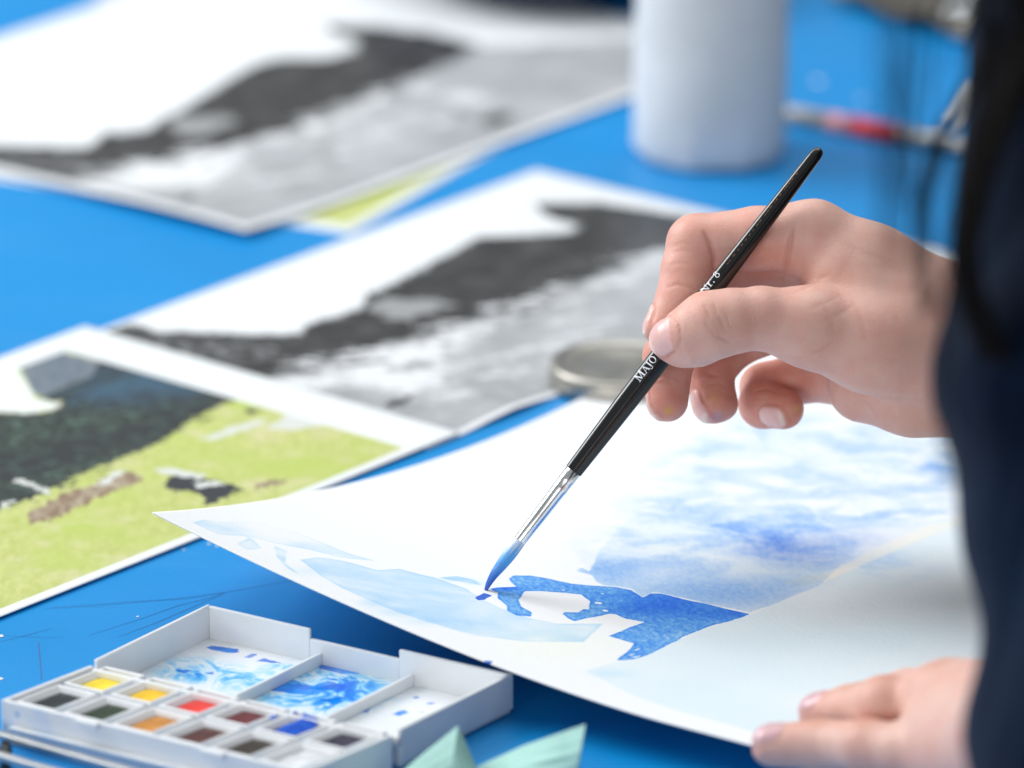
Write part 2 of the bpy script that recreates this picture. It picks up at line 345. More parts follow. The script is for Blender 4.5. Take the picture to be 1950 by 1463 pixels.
def aquarelle_material():
    n = N('watercolour_paper', .75); n.b.inputs['Specular IOR Level'].default_value = .25
    warp = n.noise(95, 5, None, .6); fine = n.noise(700, 3); gr = n.noise(620, 4, n.obj((1, .6, 1), (0, 0, .95)), .75)
    def d(name): return n.math('ADD', n.at(name), n.math('MULTIPLY', n.math('SUBTRACT', warp, .5), .0022))
    paper = (.86, .875, .885)
    c = paper
    tint = n.at('tint')
    c = n.mix(n.math('MULTIPLY', tint, .5), c, (.86, .89, .74))
    # big pale wash
    v = d('wash'); k = n.math('MULTIPLY', n.step(v, .0006, -.0006), n.step(n.noise(14, 3), .2, .8, .07, .26))
    c = n.glaze(c, k, (.42, .74, .95))
    # soft clouds
    cl = n.math('MULTIPLY', n.at('cloud'), n.step(n.noise(55, 7, n.obj((.8, 1.2, 1), (0, 0, .9)), .66, .5), .36, .70, .08, 1.5))
    cl = n.math('MULTIPLY', cl, n.step(gr, .2, .8, .72, 1.2)); c = n.glaze(c, n.math('MULTIPLY', n.math('MINIMUM', cl, 1.2), .62), (.09, .26, .85))
    c = n.glaze(c, n.math('MULTIPLY', n.at('violet'), n.step(gr, .2, .8, .5, 1.)), (.26, .36, .74))
    c = n.mix(n.math('MULTIPLY', n.step(d('straw'), .0012, -.0006), .5), c, (.84, .82, .70))
    # pale brush washes on the left, darker at their dried rims
    v = d('pale'); rim = n.step(n.math('ABSOLUTE', n.math('ADD', v, .0006)), .0011, 0.)
    patch = n.step(n.noise(17, 4, None, .6), .34, .62, .1, 1.)
    k = n.math('ADD', n.math('MULTIPLY', n.math('MULTIPLY', n.step(v, .0006, -.0006), patch), n.step(n.noise(38, 5, n.obj((.5, 1.6, 1), (0, 0, -.6)), .6), .3, .75, .05, .42)), n.math('MULTIPLY', n.math('MULTIPLY', rim, patch), .12))
    k = n.math('ADD', k, n.math('MULTIPLY', n.at('blot'), .4))
    c = n.glaze(c, k, (.24, .54, .95))
    # mid wash
    v = d('mid'); k = n.math('MULTIPLY', n.step(v, .0005, -.0005), n.math('MULTIPLY', n.at('midfade'), n.step(gr, .25, .8, .6, 1.1)))
    c = n.glaze(c, k, (.07, .24, .82))
    # saturated wet blue
    v = d('dark'); rim = n.step(n.math('ABSOLUTE', n.math('ADD', v, .0004)), .0009, 0.)
    den = n.math('ADD', n.math('ADD', n.at('dens'), n.math('MULTIPLY', n.math('SUBTRACT', n.noise(34, 5, None, .6), .5), .7)), n.math('MULTIPLY', n.math('SUBTRACT', gr, .5), 1.3))
    k = n.math('MULTIPLY', n.step(v, .00025, -.00025), n.math('MAXIMUM', n.math('ADD', den, n.math('MULTIPLY', rim, .15)), .15))
    c = n.glaze(c, k, (.010, .14, .84))
    c = n.mix(n.math('MULTIPLY', n.step(d('drop'), .0002, -.0002), .95), c, (.004, .10, .60))
    c = n.mix(n.math('MULTIPLY', n.step(n.at('pencil'), .00028, .00008), .35), c, (.35, .38, .42))
    n.col(c)
    n.put(n.b.inputs['Roughness'], n.step(v, .0003, -.0003, .75, .5))
    n.nrm(n.bump(fine, .22, .0004, n.bump(n.noise(260, 3), .12, .0006))); return n.m
art = link('watercolour_sheet', P, Fs, aquarelle_material())
ST = np.stack([A, B], 1)
def fld(polys): return np.min([sd_poly(ST, spoly(q)) for q in polys], 0)
dark = [(968, 1104), (977, 1098), (1008, 1098), (1045, 1105), (1088, 1114), (1131, 1118), (1174, 1121), (1202, 1126), (1223, 1141), (1241, 1133), (1257, 1133), (1291, 1141), (1352, 1155), (1428, 1172), (1408, 1180), (1352, 1195), (1321, 1206), (1291, 1221), (1260, 1237), (1229, 1251), (1208, 1258), (1174, 1260), (1195, 1243), (1208, 1228), (1183, 1221), (1158, 1214), (1186, 1203), (1228, 1187), (1192, 1181), (1171, 1172), (1158, 1171), (1115, 1181), (1094, 1186), (1081, 1180), (1071, 1172), (1075, 1168), (1100, 1169), (1121, 1157), (1125, 1148), (1106, 1135), (1081, 1132), (1032, 1128), (1001, 1128), (986, 1145), (992, 1157), (1011, 1169), (1011, 1177), (983, 1175), (966, 1165), (966, 1157), (946, 1141), (948, 1131), (931, 1124), (950, 1121), (983, 1120), (972, 1112)]
holes = [[(1130, 1148), (1148, 1150), (1146, 1154), (1132, 1152)], [(1143, 1162), (1160, 1164), (1158, 1168), (1148, 1168)], [(1106, 1158), (1122, 1159), (1121, 1163), (1110, 1162)], [(1138, 1131), (1154, 1133), (1150, 1136)], [(1014, 1118), (1023, 1119), (1021, 1122)], [(1064, 1124), (1078, 1126), (1072, 1129)], [(1205, 1240), (1222, 1236), (1212, 1243)], [(1190, 1250), (1216, 1245), (1204, 1252)], [(1196, 1254), (1225, 1249), (1210, 1256)], [(1092, 1121), (1100, 1122), (1096, 1124)], [(1166, 1136), (1176, 1138), (1170, 1140)]]
dk = np.maximum(fld([dark]), -fld(holes)); attr(art, 'dark', dk*S)
def gauss(items):
    g = np.zeros(len(A)); PX = np.stack(to_px(P), 1)*1.0
    for (u, v, ru, rv, amp) in items:
        c = sheet_pt(u, v); du = sheet_pt(u+ru, v)-c; dv = sheet_pt(u, v+rv)-c
        Mx = np.linalg.inv(np.stack([du, dv], 1)); q = (ST-c)@Mx.T; g += amp*np.exp(-(q**2).sum(1))
    return g
attr(art, 'dens', np.clip(.44+gauss([(1270, 1152, 110, 26, .36), (1390, 1172, 60, 10, .3), (1200, 1165, 60, 14, .15), (985, 1165, 40, 25, -.06), (1190, 1250, 40, 20, -.06), (960, 1123, 30, 4, .3)]), 0, 1))
attr(art, 'drop', fld([[(903, 1141), (914, 1135), (921, 1131), (930, 1134), (938, 1137), (930, 1141), (922, 1145), (910, 1146)], [(920, 1262), (937, 1262), (935, 1266), (922, 1266)]])*S)
attr(art, 'mid', fld([[(1097, 1090), (1108, 1084), (1122, 1092), (1131, 1073), (1140, 1050), (1200, 985), (1330, 960), (1500, 970), (1640, 1040), (1560, 1118), (1428, 1169), (1290, 1139), (1257, 1131), (1241, 1131), (1223, 1139), (1202, 1124), (1174, 1119), (1148, 1117), (1134, 1108), (1128, 1098)]])*S)
attr(art, 'midfade', np.clip(.06+gauss([(1150, 1090, 60, 26, .40), (1300, 1128, 130, 26, .32), (1420, 1140, 110, 28, .26), (1500, 1110, 90, 26, .16)]), 0, 1))
attr(art, 'wash', fld([[(1115, 1280), (1160, 1266), (1208, 1259), (1260, 1238), (1291, 1222), (1352, 1197), (1428, 1173), (1580, 1106), (1700, 1050), (1850, 985), (2050, 900), (2250, 1200), (2050, 1560), (1700, 1470), (1420, 1392), (1300, 1360), (1200, 1325)]])*S)
attr(art, 'cloud', np.clip(gauss([(1270, 965, 60, 18, .3), (1400, 1010, 90, 26, .62), (1510, 1035, 120, 38, .62), (1590, 985, 150, 20, .4), (1750, 985, 90, 9, .45), (1340, 880, 90, 50, .26), (1450, 830, 90, 45, .30), (1620, 850, 130, 55, .34), (1730, 920, 90, 60, .3), (1560, 930, 120, 40, .28), (1280, 1000, 110, 50, .16), (1220, 1045, 100, 36, .26), (1330, 1080, 150, 36, .26), (1640, 1080, 120, 30, .2), (1380, 940, 120, 40, .16), (1800, 880, 60, 60, .35)]), 0, 1))
attr(art, 'violet', np.clip(gauss([(1480, 1042, 75, 26, .55), (1540, 1062, 90, 22, .35), (1620, 1030, 90, 20, .3)]), 0, .75))
attr(art, 'straw', fld([[(1495, 1112), (1530, 1100), (1580, 1094), (1660, 1050), (1760, 1005), (1840, 985), (1850, 992), (1700, 1053), (1585, 1104), (1560, 1110), (1520, 1118)]])*S)
pale = [[(365, 997), (391, 993), (428, 997), (465, 996), (502, 999), (557, 1014), (612, 1036), (668, 1058), (716, 1071), (650, 1064), (590, 1050), (538, 1040), (516, 1036), (480, 1026), (457, 1023), (420, 1021), (402, 1014)],
        [(450, 1038), (476, 1025), (498, 1047), (470, 1050)], [(520, 1040), (545, 1052), (540, 1075), (575, 1100), (548, 1085), (527, 1062)],
        [(572, 1069), (605, 1064), (650, 1070), (716, 1088), (760, 1086), (826, 1102), (889, 1124), (915, 1143), (950, 1160), (1010, 1180), (1060, 1190), (1150, 1190), (1110, 1225), (1000, 1225), (908, 1213), (860, 1200), (815, 1187), (760, 1170), (705, 1147), (649, 1121), (612, 1099)],
        [(834, 1102), (870, 1100), (905, 1108), (918, 1118), (890, 1112), (850, 1106)]]
attr(art, 'pale', fld(pale)*S)
attr(art, 'blot', np.clip(gauss([(715, 1150, 28, 9, .7), (760, 1168, 40, 9, .6), (810, 1186, 40, 8, .4), (700, 1110, 60, 18, .2), (890, 1195, 25, 10, .3), (590, 1090, 40, 10, .25), (870, 1106, 30, 4, .6), (905, 1113, 20, 4, .5), (1160, 1285, 40, 8, .3)]), 0, 1))
attr(art, 'tint', np.clip(gauss([(1060, 1230, 110, 36, .8), (1180, 1020, 110, 40, .35), (1290, 1040, 120, 26, .4), (1500, 1085, 120, 18, .6)]), 0, 1))
attr(art, 'pencil', np.min([sd_line(ST, spoly(q)) for q in [[(1222, 1138), (1300, 1092), (1380, 1060)], [(1222, 1138), (1195, 1100), (1180, 1065)], [(1180, 1062), (1260, 1035)]]], 0)*S)
rebase(art, org); solidify(art, .45, -1)
tag(art, 'large white watercolour sheet with blue washes, its corner curling up off the table', 'painting')

# ------------------------------------------------------------------ tin lid, paper roll and the far odds and ends
def metal(name, col, rough, sc_=60):
    n = N(name, rough, Metallic=1.); n.col(n.mix(n.step(n.noise(sc_, 4), .3, .7), tuple(c*.9 for c in col), col))
    n.put(n.b.inputs['Roughness'], n.step(n.noise(sc_*1.5, 2), .3, .7, rough*.88, rough*1.15)); return n.m
c0 = pz(1184, 690, 8.8); c0[2] = .9
R0 = 27.
pr = [(R0-1.2, 0), (R0, .5), (R0+.2, 2), (R0, 6.6), (R0-.5, 8.0), (R0-1.6, 8.6), (R0-3.2, 8.7), (R0-4.2, 8.1), (R0-5.2, 7.5), (R0-9, 7.3), (R0-10, 7.6), (R0-11.5, 7.6), (R0-12.5, 7.2), (.01, 7.1)]
v, f = lathe(pr, c0, (0, 0, 1), 72); M_LID = metal('brushed_tin', (.43, .41, .37), .42)
lid = link('tin_lid', v, f, M_LID); rebase(lid, c0); tag(lid, 'round silver jar lid lying between a grey print and the painting', 'lid')

def roll_material():
    n = N('soft_tissue_paper', .9); n.col(n.mix(n.step(n.noise(30, 3), .3, .7), (.60, .63, .66), (.68, .71, .74)))
    w_ = n.voro(170); n.nrm(n.bump(w_, .25, .0008, n.bump(n.noise(25, 3), .25, .003))); return n.m
c0 = pz(1353, 292); Rr = 142/(F_PX/np.dot(c0-CAM, FW)); c0[2] = .3
wob = lambda a_, h: 1+.014*math.sin(2*a_+.5)+.012*math.sin(3*a_+h/30)+(.035*math.sin(5*a_+1)+.025*math.sin(9*a_)+.015*math.sin(17*a_))*max(0, 1-h/14)
roll = thing('paper_roll', 'upright white paper towel roll standing behind the prints', 'paper roll', c0)
pr = [(Rr-7, .2), (Rr-4, .2), (Rr-1.2, 1.0), (Rr, 4), (Rr+.3, 12)]+[(Rr+.5*math.sin(h/23.), h) for h in range(24, 216, 12)]+[(Rr-.6, 219), (Rr-3, 220), (22, 220.3)]
v, f = lathe(pr, c0, (0, 0, 1), 64, wob); adopt(roll, link('tissue', v, f, roll_material()))
v, f = lathe([(22, 1), (22, 219.5), (20.6, 219.5), (20.6, 1), (22, 1)], c0, (0, 0, 1), 40)
adopt(roll, link('cardboard_core', v, f, plain('grey_cardboard', (.42, .36, .28), .9, 200, .1)))
# second brush lying behind the roll, wooden with a red band
def rod(profile, p0, p1, n=16):
    ax = p1-p0; L = np.linalg.norm(ax); return lathe([(r, t*L) for r, t in profile], p0, ax/L, n)
p0, p1 = pz(1440, 205, 4.5), pz(1990, 306, 4.5)
br2 = thing('lying_paintbrush', 'pale wooden brush with a red band lying on the table behind the roll', 'paintbrush', (p0+p1)/2*np.array([1, 1, 0]))
L = p1-p0
M_WOOD = plain('pale_varnished_wood', (.62, .52, .42), .45, 80, .12); M_RED = plain('red_paint', (.72, .045, .06), .4, 60, .08)
def seg(a_, b_, ra, rb, nm, m):
    v, f = rod([(.01, 0), (ra, .0), (rb, 1), (.01, 1)], p0+L*a_, p0+L*b_); o = link(nm, v, f, m); adopt(br2, o)
seg(0, .26, 2.6, 3.6, 'handle', M_WOOD); seg(.26, .35, 3.7, 3.9, 'handle_ring', plain('pink_paint', (.74, .30, .30), .4, 60, .08))
seg(.35, .50, 4.0, 4.2, 'red_band', M_RED); seg(.50, .86, 3.8, 3.3, 'ferrule', metal('dull_tin', (.66, .62, .56), .35)); seg(.86, 1.0, 3.2, .6, 'bristles', plain('dark_bristle', (.10, .07, .05), .7, 300, .3))

# dark blue bowl behind the far print
c0 = pz(1045, -38); c0[2] = .3
v, f = lathe([(.01, 0), (44, 0), (50, 1.5), (62, 8), (76, 22), (84, 40), (83, 41), (74, 23), (60, 10), (46, 4.5), (.01, 4)], c0, (0, 0, 1), 64)
bowl = link('bowl', v, f, plain('dark_blue_glaze', (.004, .022, .075), .3, 30, .2)); rebase(bowl, c0)
tag(bowl, 'dark navy bowl standing beyond the far greyscale print', 'bowl')

def flat_sheet(name, label, pxs, mat, cat='paper', lift=None, z=.3, th=.3, n=14):
    C4 = [pz(u, v, z) for u, v in pxs]; V = []
    for i in range(n):
        for j in range(n):
            a_, b_ = i/(n-1), j/(n-1); p = (C4[0]*(1-a_)+C4[1]*a_)*(1-b_)+(C4[3]*(1-a_)+C4[2]*a_)*b_
            p[2] = z+th+(lift(a_, b_) if lift else 0); V.append(p)
    o = link(name, V, grid_faces(n, n), mat); b_ = np.mean(C4, 0); b_[2] = z; rebase(o, b_); solidify(o, th, -1); tag(o, label, cat); return o
flat_sheet('grey_paper', 'pale grey paper lying beyond the far print at its corner', [(175, 2), (352, 24), (560, -70), (330, -110)], plain('grey_paper_stock', (.46, .47, .52), .8, 60, .08))
def clothlift(a_, b_): return 3+5*math.sin(a_*7+b_*2)**2+9*b_*(1-b_)+3*math.sin(b_*9)
o = flat_sheet('crumpled_cloth', 'crumpled grey brown cloth lying beyond the brush with the red band', [(1575, 4), (1850, 92), (2160, -20), (1800, -110)], plain('grey_brown_cloth', (.17, .155, .13), .95, 40, .35, .5), 'cloth', clothlift, .3, 1., 26)
flat_sheet('white_scrap', 'white folded paper scrap at the edge of the crumpled grey brown cloth', [(1790, 84), (1850, 92), (1905, 70), (1850, 58)], M_PAPER, 'paper', lambda a_, b_: 15+6*a_*b_, 8, .4, 6)
flat_sheet('paper_slip', 'small white paper slip beside the lying brush with the red band', [(1796, 245), (1850, 238), (1905, 190), (1845, 196)], M_PAPER, 'paper', lambda a_, b_: 1+6*b_*b_, .3, .3, 8)
flat_sheet('white_paper', 'blank white paper lying behind the wrist of the painting hand', [(1560, 505), (1840, 590), (1960, 520), (1690, 452)], M_PAPER, 'paper', lambda a_, b_: .5, .3, .3, 8)

# ------------------------------------------------------------------ the held paintbrush
TIPST = sheet_pt(918, 1124); ZT = float(sheet_h(*TIPST)); T = pz(918, 1124, ZT+.3); DT = float((T-CAM)@FW); KMM = DT/F_PX
cd.dof.focus_distance = DT*S-.004
def hp(u, v, w_=0.): return pd(u, v, DT-w_)                # photo pixel, w_ mm nearer the camera than the brush
def loc(P): q = np.asarray(P)-T; return np.stack([q@RT, q@UP, -(q@FW)], -1)
def glob(Q): return T+Q[..., 0:1]*RT+Q[..., 1:2]*UP-Q[..., 2:3]*FW
B0, B1 = T, hp(1563, 283); AX = (B1-B0)/np.linalg.norm(B1-B0); PXL = np.linalg.norm(B1-B0)/1059.
VIEW = -FW-AX*(-FW@AX); VIEW /= np.linalg.norm(VIEW); SIDE = np.cross(VIEW, AX); SIDE /= np.linalg.norm(SIDE)
if SIDE@RT > 0: SIDE = -SIDE                               # upper-left side of the handle
HPROF = [(171, 14.6), (178, 15.6), (186, 16.0), (260, 17.2), (360, 19.6), (450, 21.6), (540, 22.4), (640, 21.4), (745, 19.4), (860, 17.0), (960, 14.8), (1025, 13.4), (1042, 12.8), (1052, 10.8), (1057, 7.2), (1059, 2.5), (1059.2, .01)]
def hrad(d): return np.interp(d, [q[0] for q in HPROF], [q[1] for q in HPROF])*PXL
brush = thing('paintbrush', 'black handled watercolour brush with silver ferrule held over the painting', 'paintbrush', T)
def black_lacquer():
    n = N('black_lacquer', .22); n.col((.0075, .0075, .008)); n.b.inputs['Coat Weight'].default_value = .3; n.b.inputs['Coat Roughness'].default_value = .12
    n.nrm(n.bump(n.noise(160, 3, n.obj((1, 1, 1))), .05, .0006)); return n.m
def hexw(a_, h): return 1-.045*(.5-.5*math.cos(6*a_+.4))
def lathe2(prof, wobf=None, n=60, bend=None):
    V = []
    for d, r in prof:
        c = B0+AX*d*PXL
        if bend: c = c+bend(d)
        for k in range(n):
            a_ = 2*math.pi*k/n; rr = r*PXL*(wobf(a_, d) if wobf else 1); V.append(c+rr*(math.cos(a_)*VIEW+math.sin(a_)*SIDE))
    return V, [(i*n+k, i*n+(k+1) % n, (i+1)*n+(k+1) % n, (i+1)*n+k) for i in range(len(prof)-1) for k in range(n)]
ds = np.concatenate([np.arange(286, 1025, 14), [1025, 1034, 1042, 1048, 1052, 1055, 1057, 1058.4, 1059.2]])
v, f = lathe2([(d, float(np.interp(d, [q[0] for q in HPROF], [q[1] for q in HPROF]))) for d in ds], hexw); handle = link('handle', v, f, black_lacquer()); adopt(brush, handle)
M_FER = metal('nickel_ferrule', (.93, .93, .92), .20, 40)
v, f = lathe2([(118, 10.5), (117.5, 12), (119, 12.3), (180, 13.4), (238, 14.6), (244, 15.4), (247, 15.2), (250, 14.9), (262, 15.2), (265, 15.8), (268, 15.3), (288, 16.0), (289, 15.2), (289, 12)]); ferr = link('ferrule', v, f, M_FER); adopt(brush, ferr)
def bristle_material():
    n = N('wet_bristles', .3); n.col(n.mix(n.step(n.math('ADD', n.at('along'), n.math('MULTIPLY', n.math('SUBTRACT', n.at('hair'), .5), .4)), 1.02, .66),
        (.72, .80, .90), n.mix(n.step(n.at('along'), .7, .08), (.05, .38, .88), (.001, .10, .58)))); n.b.inputs['Coat Weight'].default_value = .25
    n.nrm(n.bump(n.at('hair'), .35, .0006)); return n.m
bp = [(0, .5), (2, 2.2), (6, 3.6), (14, 5.0), (26, 6.6), (42, 8.6), (60, 10.6), (78, 12.0), (95, 12.4), (108, 11.9), (121, 11.2)]
bp = [(float(d), float(np.interp(d, [q[0] for q in bp], [q[1] for q in bp]))) for d in np.linspace(0, 121, 40)]
hairw = rng.random(96)
def bendf(d):
    q = max(0, (44-d)/44)**2; return (VIEW*0+SIDE*-2.2)*q*PXL*3-AX*0
v, f = lathe2(bp, lambda a_, d: 1+.05*hairw[int(a_/6.2832*96) % 96], 96, bendf); bri = link('bristles', v, f, bristle_material()); adopt(brush, bri)
attr(bri, 'along', np.repeat([q[0]/121 for q in bp], 96)); attr(bri, 'hair', np.tile(hairw, len(bp)))

# lettering on the handle: serif letters as strokes (x right along the brush, y up)
def st(x0, y0, x1, y1, wd): return [(x0-wd/2, y0), (x0+wd/2, y0), (x1+wd/2, y1), (x1-wd/2, y1)]
def sf(x, y, wd=.3): return [(x-wd/2, y-.03), (x+wd/2, y-.03), (x+wd/2, y+.03), (x-wd/2, y+.03)]
def ring(cx, cy, rx, ry, tx, ty, n=18, a0=0, a1=6.2832):
    A_ = np.linspace(a0, a1, n+1); out = []
    for p, q in zip(A_[:-1], A_[1:]):
        out.append([(cx+rx*math.cos(p), cy+ry*math.sin(p)), (cx+rx*math.cos(q), cy+ry*math.sin(q)), (cx+(rx-tx)*math.cos(q), cy+(ry-ty)*math.sin(q)), (cx+(rx-tx)*math.cos(p), cy+(ry-ty)*math.sin(p))])
    return out
LET = {'M': (1.08, [st(.15, 0, .17, 1, .07), st(.17, 1, .53, .03, .17), st(.53, .03, .88, 1, .07), st(.90, 0, .88, 1, .17), sf(.15, .03), sf(.9, .03, .36), sf(.13, .97, .2), sf(.92, .97, .24)]),
       'A': (.92, [st(.14, 0, .44, 1, .07), st(.78, 0, .46, 1, .17), [(.26, .30), (.66, .30), (.66, .37), (.26, .37)], sf(.14, .03, .26), sf(.78, .03, .34)]),
       'J': (.56, [st(.32, .05, .32, 1, .17), sf(.32, .97, .38)]+ring(.16, .0, .24, .24, .09, .09, 8, 3.6, 6.4)),
       'O': (.98, ring(.48, .5, .43, .53, .16, .07, 24)),
       'N': (1.0, [st(.16, 0, .16, 1, .07), st(.16, 1, .80, 0, .17), st(.80, 0, .80, 1, .07), sf(.16, .03), sf(.80, .97), sf(.12, .97, .2)]),
       'r': (.55, [st(.18, 0, .18, .66, .16), sf(.2, .03, .36), sf(.12, .63, .16), [(.24, .46), (.44, .58), (.46, .68), (.24, .60)]]),
       '.': (.34, [[(.08, 0), (.24, 0), (.24, .16), (.08, .16)]]),
       '8': (.66, ring(.32, .26, .29, .29, .11, .08, 18)+ring(.32, .74, .24, .26, .10, .07, 18)), ' ': (.35, [])}
def lettering(text, d0, hgt, b0, sizes, name):
    """d0 px along the brush, heights in px on the handle surface"""
    V, Fs = [], []; x = d0
    for ch, sz in zip(text, sizes):
        wd, polys = LET[ch]; h_ = hgt*sz
        for poly in polys:
            n_ = len(V); sub = []; q4 = np.array(poly, float); m_ = 6
            for i in range(m_+1):
                for j in range(m_+1):
                    a_, b_ = i/m_, j/m_; px_, py_ = (q4[0]*(1-a_)+q4[1]*a_)*(1-b_)+(q4[3]*(1-a_)+q4[2]*a_)*b_
                    d = x+px_*h_; r = float(hrad(d)); b = (b0+py_*h_)*PXL; ph = b/r
                    sub.append(B0+AX*d*PXL+(r*hexw(ph % 6.2832, 0)+.07)*(math.cos(ph)*VIEW+math.sin(ph)*SIDE))
            V += sub; Fs += [tuple(n_+t for t in g_) for g_ in grid_faces(m_+1, m_+1)]
        x += wd*h_
    o = link(name, V, Fs, plain('white_foil', (.85, .87, .9), .4), handle, False); o.matrix_parent_inverse = Matrix.Translation(-brush.location)
    return o
def fixparent(o): o.parent = handle; o.matrix_parent_inverse = (Matrix.Translation(brush.location) @ Matrix.Translation(-brush.location)).inverted()
for o in (lettering('MAJO', 496, 17.5, 3, (1.05, .85, .85, .85), 'lettering'), lettering('Nr. 8', 704, 17, 6, (1., 1, 1, 1, .95), 'lettering')): fixparent(o)
V, Fs = [], []
x = 775
while x < 1000:
    l_ = random.uniform(2, 7); n_ = len(V)
    for (d, b) in ((x, 7.5), (x+l_, 7.5), (x+l_, 8.6), (x, 8.6)):
        r = float(hrad(d)); ph = b*PXL/r; V.append(B0+AX*d*PXL+(r*hexw(ph, 0)+.06)*(math.cos(ph)*VIEW+math.sin(ph)*SIDE))
    Fs.append((n_, n_+1, n_+2, n_+3)); x += l_+random.uniform(2, 9)
fixparent(link('worn_gilding', V, Fs, plain('worn_copper_print', (.30, .13, .045), .45), None, False))

# ------------------------------------------------------------------ implicit bodies
def cone(P, a, b, ra, rb):
    ba = b-a; pa = P-a; h = np.clip((pa@ba)/(ba@ba), 0, 1).astype(np.float32)
    return np.linalg.norm(pa-h[..., None]*ba, axis=-1)-(ra+(rb-ra)*h), h
def smin(a, b, k):
    h = np.clip(.5+.5*(b-a)/k, 0, 1); return b+(a-b)*h-k*h*(1-h)
class Field:
    def __init__(s, lo, hi, vox):
        s.lo = np.asarray(lo, np.float32); s.v = vox; s.n = np.ceil((np.asarray(hi)-lo)/vox).astype(int)+1
    def empty(s): return np.full(tuple(s.n), 60., np.float32)
    def sub(s, lo, hi):
        i0 = np.clip(np.floor((lo-s.lo)/s.v).astype(int), 0, s.n); i1 = np.clip(np.ceil((hi-s.lo)/s.v).astype(int)+1, 0, s.n)
        sl = tuple(slice(a, b) for a, b in zip(i0, i1))
        ax = [s.lo[k]+s.v*np.arange(i0[k], i1[k], dtype=np.float32) for k in range(3)]
        return sl, np.stack(np.meshgrid(*ax, indexing='ij'), -1).astype(np.float32)
    def chain(s, field, pts, k):
        """pts: list of (xyz, r); rounded cones blended with k"""
        for (a, ra), (b, rb) in zip(pts[:-1], pts[1:]):
            a = np.asarray(a, np.float32); b = np.asarray(b, np.float32); m = max(ra, rb)+14
            sl, P = s.sub(np.minimum(a, b)-m, np.maximum(a, b)+m)
            if P.size == 0: continue
            d, _ = cone(P, a, b, ra, rb); field[sl] = smin(field[sl], d, k)
        return field
    def nets(s, f):
        n = f.shape; ins = f < 0
        c = [ins[i:n[0]-1+i, j:n[1]-1+j, k:n[2]-1+k] for i in (0, 1) for j in (0, 1) for k in (0, 1)]
        cnt = sum(q.astype(np.int8) for q in c); act = (cnt > 0) & (cnt < 8); idx = np.full(act.shape, -1, np.int64)
        ii = np.argwhere(act); idx[act] = np.arange(len(ii))
        acc = np.zeros((len(ii), 3), np.float64); num = np.zeros(len(ii))
        off = [(i, j, k) for i in (0, 1) for j in (0, 1) for k in (0, 1)]
        for p in range(8):
            for q in range(p+1, 8):
                dd = np.subtract(off[q], off[p])
                if np.abs(dd).sum() != 1: continue
                fa = f[tuple((ii+off[p]).T)]; fb = f[tuple((ii+off[q]).T)]; m = (fa < 0) != (fb < 0)
                t = np.where(m, fa/np.where(m, fa-fb, 1), 0); acc[m] += (np.array(off[p])+t[:, None]*dd)[m]; num += m
        V = s.lo+s.v*(ii+acc/num[:, None]); Q = []
        for ax in range(3):
            o1, o2 = [(1, 2), (2, 0), (0, 1)][ax]
            sa = [slice(None)]*3; sb = [slice(None)]*3; sa[ax] = slice(0, -1); sb[ax] = slice(1, None)
            ch = ins[tuple(sa)] != ins[tuple(sb)]; e = np.argwhere(ch)
            e = e[(e[:, o1] > 0) & (e[:, o2] > 0) & (e[:, o1] < n[o1]-1) & (e[:, o2] < n[o2]-1)]
            flip = ins[tuple(sa)][tuple(e.T)]
            def g(d1, d2):
                c_ = e.copy(); c_[:, o1] += d1; c_[:, o2] += d2; return idx[tuple(c_.T)]
            q = np.stack([g(-1, -1), g(0, -1), g(0, 0), g(-1, 0)], 1); q[~flip] = q[~flip][:, ::-1]; Q.append(q)
        Q = np.concatenate(Q); used = np.unique(Q); mp = np.zeros(len(V), np.int64); mp[used] = np.arange(len(used))
        return V[used], mp[Q]
def laplace(V, Q, it=2, lam=.5):
    E = np.concatenate([Q[:, [0, 1]], Q[:, [1, 2]], Q[:, [2, 3]], Q[:, [3, 0]]]); n = len(V)
    deg = np.bincount(E.ravel(), minlength=n)
    for _ in range(it):
        A_ = np.stack([np.bincount(E[:, 0], V[E[:, 1], k], n)+np.bincount(E[:, 1], V[E[:, 0], k], n) for k in range(3)], 1)/deg[:, None]
        V = V+lam*(A_-V)
    return V
def vnormals(V, Q):
    fn = np.cross(V[Q[:, 2]]-V[Q[:, 0]], V[Q[:, 3]]-V[Q[:, 1]]); N_ = np.zeros_like(V)
    for k in range(4):
        for c in range(3): N_[:, c] += np.bincount(Q[:, k], fn[:, c], len(V))
    return N_/np.maximum(np.linalg.norm(N_, axis=1), 1e-9)[:, None]

# ------------------------------------------------------------------ the painting (right) hand
def J(u, v, w_, r): return (loc(hp(u, v, w_)), r)
palm = [[J(1800, 592, -12, 15), J(1660, 515, -12, 14), J(1548, 456, -12, 12.6)],
        [J(1800, 612, -24, 15), J(1565, 490, -29, 12)],
        [J(1800, 650, -36, 14), J(1590, 565, -43, 11.5)],
        [J(1800, 735, -34, 15), J(1600, 705, -50, 11)],
        [J(1815, 740, -14, 14.5), J(1740, 744, -18, 14), J(1645, 736, -30, 12)],
        [J(1780, 672, -2, 18), J(1660, 650, 3, 16), J(1545, 624, 8, 12.8)],
        [J(1730, 605, -3, 16), J(1600, 530, -5, 12)],
        [J(1790, 665, -18, 24), J(1990, 690, -22, 26), J(2150, 700, -30, 29)],
        [J(1800, 590, -16, 14), J(1990, 620, -20, 17)], [J(1810, 735, -18, 14.5), J(1990, 760, -22, 17)]]
